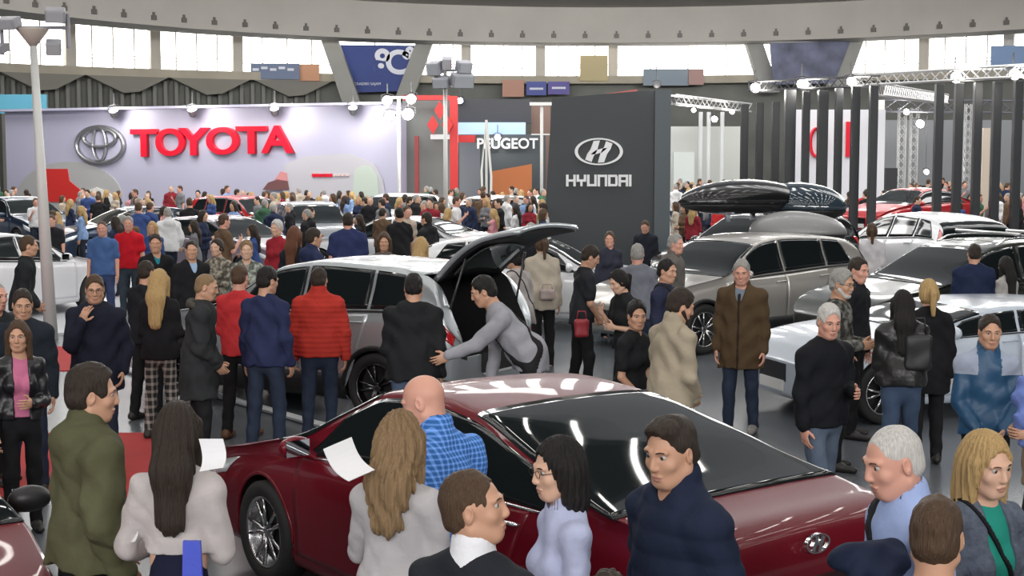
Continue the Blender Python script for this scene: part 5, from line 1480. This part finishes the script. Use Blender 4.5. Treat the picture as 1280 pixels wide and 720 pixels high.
person(1106, 527, 396, -80, 'older man with cropped silver hair, pale blue shirt and black shoulder strap', w=1.1, head=(6, 16, 0), lean=7,
       top=S(c=(.3, .38, .62), puff=.014, collar='shirt', fold=.006, name='shirt'), legs=dj, hair=S(kind='buzz', c='silver'), L='hold', R='hold', strap=1, strapw=.022, tone='pink', beard=None)
person(1238, 539, 362, 28, 'blonde woman in a mottled grey cardigan over a bright teal top', f=True, w=1.12, head=(-4, 10, 4),
       top=S(c=(.1, .12, .16), puff=.016, mat='knit', open='full', inner=(.02, .26, .2), collar='crew', iname='teal_top', name='cardigan'), legs=dj, hair=S(kind='shoulder', c='blonde', vol=1.5, wide=1.1), L='down', R='hold', strap=1, strapw=.008, tone='fair')
person(1173, 614, 455, 168, 'boy with short brown hair and dark t-shirt seen from behind', w=.82, head=(-14, 6, 0),
       top=S(c=(.025, .028, .035), puff=.01, sleeve='short', name='t_shirt'), legs=dj, hair=S(kind='short', c='brown', vol=1.1), tone='mid')
person(760, 709, 440, 185, 'dark-haired child at the bottom edge between the bob-haired woman and the navy jacket', w=.8,
       top=S(c=blk, puff=.012), legs=dj, hair=S(kind='curly', c='dark', vol=1.2))
person(1350, 612, 400, 200, 'person in a black coat cut off by the lower right corner', w=1.1, top=S(c=(.008, .008, .01), puff=.04), legs=bj, hair=S(kind='short', c='black'), L=((.5, .6, -1), (-.2, .8, -.2)), R='down')
# ---- middle distance, left
person(22, 399, 187, 25, 'woman with long brown hair in a black jacket over a pink top', f=True, w=.95, head=(-15, 4, 0),
       top=S(c=blk, puff=.016, mat='leather', open='full', inner=(.5, .15, .26), hem=.95, iname='pink_top'), legs=S(kind='tight', c=blk, mat='plain'), hair=S(kind='long', c='brown', vol=1.3), L='hold', R='down', tone='mid', group=None)
person(28, 360, 166, 15, 'dark-haired man in a navy jacket behind the woman in the pink top', head=(8, 14, 0), top=S(c=(.015, .02, .028), puff=.03), legs=dj, hair=S(kind='short', c='dark'), R='pocket', L='down', tone='mid')
person(-4, 350, 158, 60, 'man cut off by the left edge with a red collar under a dark coat', w=1.1, top=S(c=(.02, .022, .025), puff=.03, open='neck', inner=(.5, .04, .03)), legs=bj, hair=S(kind='buzz', c='grey'), tone='pink')
person(118, 342, 150, 12, 'man in a navy coat holding one hand to his face', w=1.15, head=(4, 12, 0), top=S(c=(.012, .014, .026), puff=.026, hem=.72, name='coat'), legs=dj, hair=S(kind='short', c='brown'), R='face', L='pocket', tone='mid', glasses=1)
person(37, 293, 98, 105, 'man in a dark jacket leaning beside the white car and lamp post', w=1.05, lean=9, top=S(c=(.016, .018, .02), puff=.024), legs=bj, hair=S(kind='short', c='brown'), R='low', L='low')
person(184, 324, 121, 150, 'man in black behind the long-haired blonde woman', top=S(c=(.012, .014, .018), puff=.02), legs=bj, hair=S(kind='short', c='dark'), L='hold', R='down')
person(200, 335, 131, 172, 'woman with very long blonde hair, black top and plaid leggings', f=True, top=S(c=(.012, .012, .014), puff=.02, hem=.84), legs=S(kind='tight', c=(.03, .03, .03), mat='plaid'), hair=S(kind='verylong', c='blonde', vol=1.3, wide=1.1, len=.38), L='hold', R='hold', tone='fair')
person(262, 340, 146, 98, 'man in a long charcoal parka with fur-trimmed hood, hands joined in front', w=1.12, lean=5, head=(-4, 14, 0), top=S(c=(.028, .03, .032), puff=.032, hem=.62, fur=(.06, .055, .045), fold=.008, name='parka'), legs=bj, hair=S(kind='buzz', c='light'), L='low', R='low', tone='mid', shoe=(.12, .05, .02))
person(301, 329, 131, 168, 'man in a plain red jumper between the parka and the navy jumper', head=(-4, 8, 0), top=S(c=(.5, .035, .04), puff=.016, name='jumper'), legs=bj, hair=S(kind='short', c='brown', vol=.8), L='hold', R='down', tone='pink', shoe=(.12, .05, .02))
person(337, 332, 141, 160, 'man with thick black hair in a dark blue jumper holding a white card', w=1.02, head=(-24, 10, 0), top=S(c=(.022, .028, .075), puff=.018, fold=.008, name='jumper'), legs=dj, hair=S(kind='short', c='black', vol=1.4), L='down', R='relax', tone='mid')
person(399, 332, 133, 178, 'man in a quilted bright red jacket and jeans beside the silver hatchback', w=1.2, head=(-2, 6, 0), top=S(c=(.42, .035, .025), puff=.03, quilt=.05, hem=.88, collar='stand', fold=.003), legs=dj, hair=S(kind='short', c='dark'), L=((.25, 0, -1), (.02, .1, -1)), R=((.25, 0, -1), (.02, .1, -1)), tone='mid')
person(127, 275, 69, 5, 'bald man in a blue t-shirt with a pale print near the white car', w=1.1, top=S(c=(.06, .12, .28), puff=.014, sleeve='short', name='t_shirt'), legs=S(c=(.04, .06, .14)), hair=S(kind='buzz', c='brown'), tone='pink')
person(160, 269, 64, 5, 'man in a bright red polo shirt and jeans', w=1.08, top=S(c=(.5, .01, .02), puff=.014, sleeve='short', collar='shirt', name='polo_shirt'), legs=S(c=(.03, .045, .06)), hair=S(kind='short', c='grey'), tone='pink')
person(194, 291, 90, 30, 'man in a black jacket over a teal shirt', head=(-20, 8, 0), top=S(c=blk, puff=.02, open='v', inner=(.02, .2, .26)), legs=bj, hair=S(kind='short', c='dark'), tone='mid')
person(239, 299, 95, 35, 'man in a black suit jacket over an open pale blue shirt', w=1.12, head=(-15, 6, 0), top=S(c=blk, puff=.022, open='v', inner=(.3, .42, .6)), legs=bj, hair=S(kind='short', c='dark', vol=.7), tone='mid')
person(270, 297, 88, -20, 'woman with tied dark hair in a grey patterned scarf top', f=True, top=S(c=(.1, .09, .07), puff=.024, mat='camo'), legs=bj, hair=S(kind='bun', c='dark'), L='cross', R='phone', tone='fair')
person(308, 299, 95, 10, 'woman with light brown hair in a mottled grey green top', f=True, top=S(c=(.09, .1, .085), puff=.02, mat='camo', open='v', inner=(.25, .25, .22)), legs=bj, hair=S(kind='short', c='light', vol=1.5), tone='fair', L='hold', R='hold')
person(345, 274, 72, -30, 'grey-haired woman in a dark red coat', f=True, top=S(c=(.28, .02, .03), puff=.026, hem=.7), legs=bj, hair=S(kind='short', c='silver', vol=1.6), tone='fair')
person(369, 282, 84, 160, 'woman with long chestnut hair in a black jacket', f=True, top=S(c=(.015, .018, .025), puff=.02), legs=bj, hair=S(kind='long', c='red', vol=1.5), tone='fair')
person(394, 284, 89, 125, 'man in a navy hooded top with grey hood', w=1.08, top=S(c=(.022, .03, .075), puff=.022, collar='hood'), legs=dj, hair=S(kind='short', c='dark', vol=1.3), head=(-6, 8, 0), tone='mid')
person(435, 264, 72, 185, 'tall heavy man in a navy t-shirt seen from behind', w=1.32, top=S(c=(.025, .035, .1), puff=.02, sleeve='short', name='t_shirt'), legs=S(c=(.1, .1, .1)), hair=S(kind='short', c='dark'), tone='pink', floor=.0)
person(480, 290, 86, -10, 'woman with curly brown hair in a grey brown top, facing the camera', f=True, w=1.05, top=S(c=(.12, .1, .09), puff=.02), legs=bj, hair=S(kind='bob', c='brown', vol=1.8, wide=1.1), head=(14, 6, 0), tone='mid')
person(527, 295, 90, 160, 'woman with long blonde hair in a beige jacket behind the raised tailgate', f=True, top=S(c=(.28, .25, .2), puff=.018), legs=bj, hair=S(kind='long', c='blonde', vol=1.3), tone='fair')
person(532, 264, 60, -120, 'man in a black hooded jacket with a rucksack', w=1.12, top=S(c=(.015, .016, .018), puff=.03, collar='hood'), legs=bj, hair=S(kind='short', c='dark'), tone='mid', lean=6)
person(498, 258, 56, -150, 'man in a black t-shirt standing before the white sedan', w=1.1, top=S(c=(.014, .014, .016), puff=.014, sleeve='short'), legs=bj, hair=S(kind='short', c='black'), tone='mid')
# ---- around the silver hatchback
person(517, 339, 150, 172, 'man in a black jacket seen from behind at the rear corner of the silver hatchback', w=1.16, head=(10, 10, 0), lean=8, top=S(c=(.014, .015, .017), puff=.03, fold=.008, hem=.84), legs=lj, hair=S(kind='short', c='black', vol=.8), L='low', R='relax', tone='mid')
person(597, 344, 152, -88, 'person in a light grey jumper with a black strap bending towards the open tailgate', w=1.08, lean=36, head=(0, 22, 0), top=S(c=(.3, .3, .33), puff=.016, fold=.006, name='jumper'), legs=S(c=(.02, .03, .06)), hair=S(kind='short', c='black', vol=1.1), L=((0, .75, -.8), (0, .9, -.35)), R=((0, .15, -1), (0, .1, -1)), strap=1, tone='mid')
person(639, 308, 107, -130, 'woman in a pale beige jumper with a thin crossbody strap', f=True, w=1.15, lean=6, head=(20, 12, 0), top=S(c=(.4, .37, .36), puff=.018, name='jumper'), legs=S(c=(.03, .04, .06)), hair=S(kind='bun', c='black'), strap=-1, strapw=.008, tone='mid')
person(676, 292, 92, 170, 'woman in a cream jacket with a short ponytail and belt bag', f=True, w=1.15, lean=4, head=(25, 14, 0), top=S(c=(.42, .37, .3), puff=.024, hem=.8), legs=bj, hair=S(kind='ponytail', c='brown', vol=1.2), tone='mid')
person(664, 277, 76, 150, 'grey-haired man in black behind the woman in the cream jacket', w=1.1, top=S(c=(.014, .015, .018), puff=.02), legs=bj, hair=S(kind='short', c='grey'), tone='pink', head=(20, 5, 0))
# ---- in front of and right of the black tower
person(744, 307, 108, 105, 'man in a black t-shirt looking down, red bag at his hip', w=1.05, lean=5, head=(-12, 24, 0), top=S(c=(.018, .02, .024), puff=.014, sleeve='short', name='t_shirt'), legs=bj, hair=S(kind='short', c='dark', vol=1.4), L='low', R='low', tone='mid')
person(762, 288, 76, 20, 'woman with pinned hair and green top before the black sign tower', f=True, w=1.05, head=(-30, 4, 0), top=S(c=(.03, .033, .05), puff=.022, open='neck', inner=(.12, .16, .08)), legs=bj, hair=S(kind='bun', c='brown'), tone='pink')
person(806, 275, 59, -25, 'man in black looking down before the grey side of the sign tower', head=(10, 20, 0), w=1.1, top=S(c=(.016, .018, .026), puff=.022), legs=bj, hair=S(kind='short', c='brown', vol=.8), tone='pink')
person(797, 303, 102, 172, 'broad grey-haired man in a dull blue grey shirt seen from behind', w=1.18, top=S(c=(.16, .17, .2), puff=.016, name='shirt'), legs=dj, hair=S(kind='short', c='grey', vol=1.1), tone='pink')
person(768, 337, 127, -60, 'woman with a dark ponytail in a black t-shirt, one hand at her neck', f=True, w=1.1, lean=8, head=(0, 24, 0), top=S(c=(.014, .015, .017), puff=.012, sleeve='short', name='t_shirt'), legs=bj, hair=S(kind='ponytail', c='black', vol=1.2), L='cross', R='phone', tone='fair')
person(797, 375, 166, 50, 'woman with short black hair in a black t-shirt bearing a small white print', f=True, w=1.05, lean=6, head=(-35, 8, 0), top=S(c=(.013, .014, .016), puff=.012, sleeve='short', name='t_shirt'), legs=dj, hair=S(kind='short', c='black', vol=1.8), L='low', R='low', tone='mid')
person(846, 291, 96, 70, 'man with grey brown hair in a grey hooded top looking right', w=1.1, head=(-20, 4, 0), top=S(c=(.13, .12, .11), puff=.024, collar='hood'), legs=dj, hair=S(kind='short', c='grey', vol=1.1), tone='pink')
person(836, 322, 126, 65, 'man with short black hair in a navy jacket over black, looking right', w=1.1, head=(-15, 8, 0), top=S(c=(.02, .024, .05), puff=.02), legs=dj, hair=S(kind='short', c='black'), tone='mid', strap=1)
person(858, 361, 174, 118, 'bearded man in a beige jacket and beige trousers looking down', w=1.1, lean=5, head=(-18, 20, 0), top=S(c=(.36, .31, .23), puff=.024, hem=.84, collar='stand', fold=.007), legs=S(c=(.38, .33, .25), mat='plain'), hair=S(kind='short', c='dark', vol=1.8), beard='dark', L='low', R='low', tone='mid')
person(927, 323, 130, -22, 'grey-haired man in a long brown jacket and jeans beside the champagne car', w=1.14, head=(8, 14, 0), top=S(c=(.075, .048, .025), puff=.024, hem=.66, collar='shirt', open='v', inner=(.16, .19, .24), fold=.006, name='coat', zip=(.03, .02, .012)), legs=dj, hair=S(kind='short', c='grey'), L='down', R='down', tone='pink', shoe=(.2, .19, .18))
person(957, 291, 66, -90, 'man with brown hair behind the roof of the champagne car', top=S(c=(.02, .03, .045), puff=.02), legs=dj, hair=S(kind='short', c='light'), tone='mid', head=(0, 6, 0))
person(1039, 379, 190, 32, 'silver-haired man in a black jumper and faded jeans, a red strap at his wrist', w=1.16, head=(-20, 14, 0), lean=4, stride=.12, top=S(c=(.008, .009, .012), puff=.02, hem=.84, fold=.006, name='jumper'), legs=S(c=(.09, .12, .17)), hair=S(kind='short', c='silver', vol=1.2), L='hold', R=((.16, 0, -1), (.0, .12, -1)), tone='pink')
person(1056, 335, 150, 62, 'grey-bearded man with glasses in a dark camouflage top', w=1.08, head=(-12, 10, 0), top=S(c=(.035, .035, .03), puff=.02, mat='camo'), legs=bj, hair=S(kind='short', c='grey', vol=1.4), beard='silver', glasses=1, R='hold', L='hold', tone='mid')
person(1076, 320, 132, 55, 'man in a black jacket behind the grey-bearded man', w=1.14, head=(-15, 10, 0), top=S(c=(.012, .013, .016), puff=.024, collar='stand'), legs=bj, hair=S(kind='short', c='dark'), tone='pink')
person(1128, 360, 158, 178, 'woman with black hair in a black leather jacket, jeans and a small rucksack', f=True, w=1.18, top=S(c=(.013, .013, .013), puff=.026, mat='leather', hem=.92), legs=S(c=(.05, .08, .14)), hair=S(kind='long', c='black', vol=1.1), L='hold', R='hold', tone='mid')
person(1160, 348, 146, 172, 'woman with short pale blonde hair and black coat', f=True, w=1.08, head=(10, 8, 0), top=S(c=(.01, .01, .012), puff=.028, hem=.7), legs=bj, hair=S(kind='ponytail', c='blonde', vol=1.5), tone='mid')
person(1218, 303, 100, 172, 'man in a navy jumper seen from behind, before the dark green car', w=1.2, top=S(c=(.014, .022, .055), puff=.02, name='jumper'), legs=bj, hair=S(kind='short', c='dark', vol=.8), R='phone', L='low', tone='mid')
person(1256, 320, 98, -150, 'woman with long dark hair in a black vest and white sleeves', f=True, top=S(c=(.4, .38, .36), puff=.014), legs=S(c=(.4, .38, .33), mat='plain'), hair=S(kind='long', c='black', vol=1.5), L='hold', R='down', tone='mid')
person(1239, 391, 196, -8, 'man in a blue and navy sports jacket with pale shoulders, facing the camera', w=1.0, head=(4, 10, 0), top=S(c=(.018, .07, .15), puff=.018, collar='stand', stripe=(.32, .36, .45), mat='shiny'), legs=bj, hair=S(kind='short', c='dark', vol=.9), L='low', R='low', tone='mid')
person(1310, 425, 215, -70, 'person at the right edge in a brown coat, blue jacket over the arm', w=1.1, top=S(c=(.25, .18, .13), puff=.03, hem=.7), legs=bj, hair=S(kind='short', c='brown'), L='hold', R='hold')
person(1090, 278, 70, 170, 'woman with a brown ponytail and white top beyond the dark green car', f=True, top=S(c=(.6, .58, .6), puff=.014), legs=bj, hair=S(kind='ponytail', c='brown', vol=1.2), tone='fair')
person(1042, 281, 67, 60, 'man in a dark jacket with a blue sleeve beside the clustered columns', top=S(c=(.03, .06, .13), puff=.022), legs=bj, hair=S(kind='short', c='dark'), tone='pink', head=(20, 8, 0))
person(965, 452, 150, -10, 'person mostly hidden behind the man in the long brown jacket, in dark clothes', top=S(c=blk, puff=.014), legs=dj, hair=S(kind='short', c='dark')) if False else None

# ---- things in hands and bags
paperm = mat('paper_white', (.8, .8, .82), .6)
def sheet3(name, corners, label, cat, m_=paperm, group=None, th=.004, txt=True):
    """a sheet of paper: corners given as (u, v, depth)"""
    P4 = [at(u, v, FOC / (20 + .86 * FOC / D)) for u, v, D in corners]; n = (P4[1] - P4[0]).cross(P4[3] - P4[0]).normalized() * th; c = sum(P4, Vector()) / 4
    k = 8; vs = []; fs = []
    for lay in (0, 1):
        for i in range(k + 1):
            for j in range(k + 1):
                a = P4[0].lerp(P4[1], i / k); b = P4[3].lerp(P4[2], i / k); q = a.lerp(b, j / k) + n * (6 * math.sin(PI * j / k)) - n * lay
                vs.append(q - c)
    q = (k + 1) ** 2
    for i in range(k):
        for j in range(k):
            a = i * (k + 1) + j; fs.append((a, a + 1, a + k + 2, a + k + 1)); b = a + q; fs.append((b, b + k + 1, b + k + 2, b + 1))
    rim = [i * (k + 1) for i in range(k + 1)] + [k * (k + 1) + j for j in range(1, k + 1)] + [i * (k + 1) + k for i in range(k - 1, -1, -1)] + list(range(k - 1, 0, -1))
    for a, b in zip(rim, rim[1:] + rim[:1]): fs.append((a, b, b + q, a + q))
    me = bpy.data.meshes.new(name); me.from_pydata([tuple(v) for v in vs], [], fs); me.materials.append(m_); me.update()
    o = bpy.data.objects.new(name, me); COL.objects.link(o); o.location = c; tag(o, label, cat, group); return o
sheet3('paper_sheet', [(404, 562, 5.15), (439, 547, 5.3), (468, 588, 5.2), (436, 602, 5.05)], 'white printed sheet held up by the woman with wavy blonde hair', 'paper')
sheet3('paper_sheet', [(249, 549, 5.35), (279, 549, 5.3), (279, 585, 5.2), (250, 590, 5.25)], 'white sheet held beside the shoulder of the woman in the white jacket', 'paper')
sheet3('leaflet', [(154, 648, 5.55), (163, 652, 5.5), (169, 677, 5.5), (158, 679, 5.55)], 'folded white leaflet in the hand of the man in the olive parka', 'leaflet')
# a blue jacket carried over the arm at the right, a navy one low in front of the older man
def drape(u, v, s, sz, m_, label, name='folded_jacket'):
    s = 20 + (.86 if s > 250 else .815) * s
    D = FOC / s; b = Body(); p = at(u, v, D)
    b.ell((0, 0, 0), sz, .03); b.ell((sz[0] * .3, .02, -sz[2] * .7), (sz[0] * .6, sz[1] * .8, sz[2] * .8), .05); b.noise(wrinkle(.012, u, 1.5)); b.cone((-sz[0] * .7, 0, sz[2] * .3), (sz[0] * .7, .02, sz[2] * .5), .03, .05, .03)
    v_, q_ = b.mesh(.01); o = mesh_np(name, v_, q_, m_); o.location = p; tag(o, label, 'jacket'); return o
drape(1277, 505, 218, (.04, .05, .17), cloth((.14, .2, .48), 'plain'), 'blue jacket hanging over an arm at the right edge')
drape(1085, 703, 425, (.12, .1, .055), cloth((.014, .02, .045), 'plain'), 'navy jacket bundled in front of the older man with the shoulder strap')
def bag(u, v, s, d, col, label, name='handbag', cat='bag'):
    s = 20 + .815 * s; D = FOC / s; p = at(u, v, D); r_ = empty(name, p); tag(r_, label, cat); b = Body(); b.box((0, 0, 0), (d[0] / 2, d[1] / 2, d[2] / 2), .03, .02); b.noise(wrinkle(.004, u))
    v_, q_ = b.mesh(.01); mesh_np('pouch', v_, q_, mat('bag_%d' % u, col, .5), r_)
    m = MB(); m.tube([(-d[0] * .35, 0, d[2] * .45), (-d[0] * .25, 0, d[2] * .95), (d[0] * .25, 0, d[2] * .95), (d[0] * .35, 0, d[2] * .45)], .008, 6); m.build('handle', mat('bag_%d' % u, col, .5), r_, True); return r_
bag(727, 410, 112, (.16, .1, .2), (.3, .02, .03), 'small red bag hanging at the hip of the man in the black t-shirt')
bag(684, 368, 94, (.2, .12, .14), (.35, .28, .26), 'pale pink grey belt bag on the woman in the cream jacket')
bag(1146, 440, 160, (.22, .13, .3), (.014, .014, .015), 'small black rucksack on the woman in the leather jacket', 'rucksack')
def sash():
    m = MB(); p = at(240, 676, FOC / (20 + .86 * 344)); m.prism([(-.035, .0), (.035, 0), (.05, -.42), (-.05, -.42)], .02); o = m.build('sash', cloth((.07, .1, .55), 'shiny')); o.location = p; tag(o, 'bright blue sash hanging down the navy skirt of the long-haired woman', 'sash')
sash()

# ---- the far crowd: a few figures modelled small, each copied with its parts
random.seed(7)
COLS = [('black', (.014, .014, .016)), ('navy', (.02, .028, .06)), ('dark red', (.22, .02, .03)), ('grey', (.16, .16, .17)), ('white', (.6, .6, .6)), ('pale blue', (.2, .3, .5)),
        ('brown', (.12, .075, .045)), ('beige', (.4, .34, .27)), ('bright red', (.5, .03, .03)), ('green', (.05, .12, .07)), ('pink', (.5, .22, .25)), ('dark blue', (.04, .07, .2))]
WT = [9, 7, 2, 5, 4, 3, 3, 3, 2, 1, 1, 2]
def proto(i, **d):
    P = Pose(dict(d, seed=i * 2.3)); root = empty('person', (0, -500, 0)); sk = skin_m(TONES[('fair', 'mid', 'pink', 'mid')[i % 4]])
    v_, q_ = body_ops(P, False).mesh(.02, [(tuple(P.hc - Vector((.1, .12, .13))), tuple(P.hc + Vector((.1, .13, .13))))], .011); mesh_np('body', v_, q_, sk, root)
    v_, q_ = top_ops(P, d['top']).mesh(.024); mesh_np('jacket', v_, q_, cloth(blk), root)
    v_, q_ = leg_ops(P, {'kind': 'jeans'}).mesh(.026); mesh_np('trousers', v_, q_, cloth((.02, .025, .04)), root)
    v_, q_ = hair_ops(P, d['hair']).mesh(.012); mesh_np('hair', v_, q_, hair_m(HAIRC[d['hair']['c']]), root)
    return root, P
protos = [proto(0, top=S(puff=.024), hair=S(kind='short', c='dark', vol=1.2), L='hold', R='down', w=1.08),
          proto(1, f=True, top=S(puff=.02), hair=S(kind='long', c='dark', vol=1.2), L='hold', R='hold', w=1.05),
          proto(2, top=S(puff=.016, sleeve='short'), hair=S(kind='short', c='brown'), L='down', R='phone', w=1.12),
          proto(3, f=True, top=S(puff=.03, hem=.7), hair=S(kind='bob', c='brown', vol=1.5), L='pocket', R='down'),
          proto(4, top=S(puff=.03, collar='hood'), hair=S(kind='buzz', c='grey'), L='relax', R='pocket', w=1.15),
          proto(5, f=True, top=S(puff=.016), hair=S(kind='wavy', c='blonde', vol=1.4), L='down', R='cross')]
LOOK = ['short dark hair', 'long dark hair', 'brown hair and bare forearms', 'brown bob and long coat', 'cropped grey hair and hood', 'wavy blonde hair']
placed = []
def crowd(n, u0, u1, d0, d1, where, floor=0.0, blocked=()):
    k = tries = 0
    while k < n and tries < n * 30:
        tries += 1; D = random.uniform(d0, d1); u = random.uniform(u0, u1); x = (u - 640) / FOC * D
        if any((x - a) ** 2 + (D - b) ** 2 < .36 for a, b in placed): continue
        if any(abs((x - a) * hx + (D - b) * hy) < 2.8 and abs(-(x - a) * hy + (D - b) * hx) < 1.4 for a, b, hx, hy in CARS): continue
        placed.append((x, D)); i = random.randrange(6); src, P = protos[i]
        ci = random.choices(range(len(COLS)), WT)[0]; h = random.uniform(1.66, 1.86) if i in (0, 2, 4) else random.uniform(1.58, 1.72)
        r_ = src.copy(); COL.objects.link(r_); r_.location = (x, D, floor); r_.rotation_euler = (0, 0, random.uniform(0, 2 * PI)); sc_ = h / 1.78; r_.scale = (sc_,) * 3
        g = '%s top, %s, %s' % (COLS[ci][0], LOOK[i], where)
        lab = 'distant visitor in a %s top with %s, %s' % (COLS[ci][0], LOOK[i], where)
        lab = ' '.join(lab.split()[:16]); tag(r_, lab, 'person', g)
        for c in src.children:
            q = c.copy(); COL.objects.link(q); q.parent = r_
            if q.name.startswith('jacket'): q.material_slots[0].link = 'OBJECT'; q.material_slots[0].material = cloth(COLS[ci][1])
        k += 1
for o in [o for o in COL.objects if o.name.split('.')[0] == 'person' and o.location.y > 0]: placed.append((o.location.x, o.location.y))
placed += [(o.location.x, o.location.y) for o in COL.objects if o.name.split('.')[0] in ('display_column', 'lamp_post', 'light_stand', 'white_post')]
placed += [(1.2 + .5 * i, 34 + .7 * j) for i in range(6) for j in range(3)]
for _u, _D in ((1101, 54), (1233, 58), (1115, 60), (1128, 63), (1143, 63), (1211, 60), (845, 68), (855, 68), (865, 68)): placed.append(((_u - 640) / FOC * _D, _D))
sf = mat('raised_floor', (.3, .3, .3), .4)
slab('platform', [(5.2, 48.4), (8.3, 48.4), (12.2, 71), (7.4, 71)], 0, .12, sf, 'raised pale stand floor under the crowd right of the sign tower', 'platform')
slab('platform', [(12.9, 48.4), (20, 48.4), (27, 73), (17.6, 73)], 0, .12, sf, 'raised pale stand floor behind the right-hand black columns', 'platform')
CARS = [(o.location.x, o.location.y, math.cos(o.rotation_euler.z), math.sin(o.rotation_euler.z)) for o in COL.objects if o.name.split('.')[0] == 'car']
crowd(42, -10, 330, 38, 55, 'before the white wall')
crowd(18, 60, 340, 25, 37, 'near the lamp post')
crowd(46, 330, 520, 30, 54, 'around the white sedan')
crowd(50, 520, 680, 32, 56.5, 'left of the sign tower')
crowd(14, 842, 935, 35, 45, 'right of the sign tower')
crowd(42, 842, 936, 49, 66, 'right of the sign tower', floor=.12)
crowd(20, 938, 1096, 42, 49, 'among the clustered columns')
crowd(14, 1100, 1290, 42, 47, 'behind the spaced columns')
crowd(26, 1104, 1290, 49, 66, 'behind the spaced columns', floor=.12)
for r_, P in protos:
    for c in list(r_.children): bpy.data.objects.remove(c)
    bpy.data.objects.remove(r_)
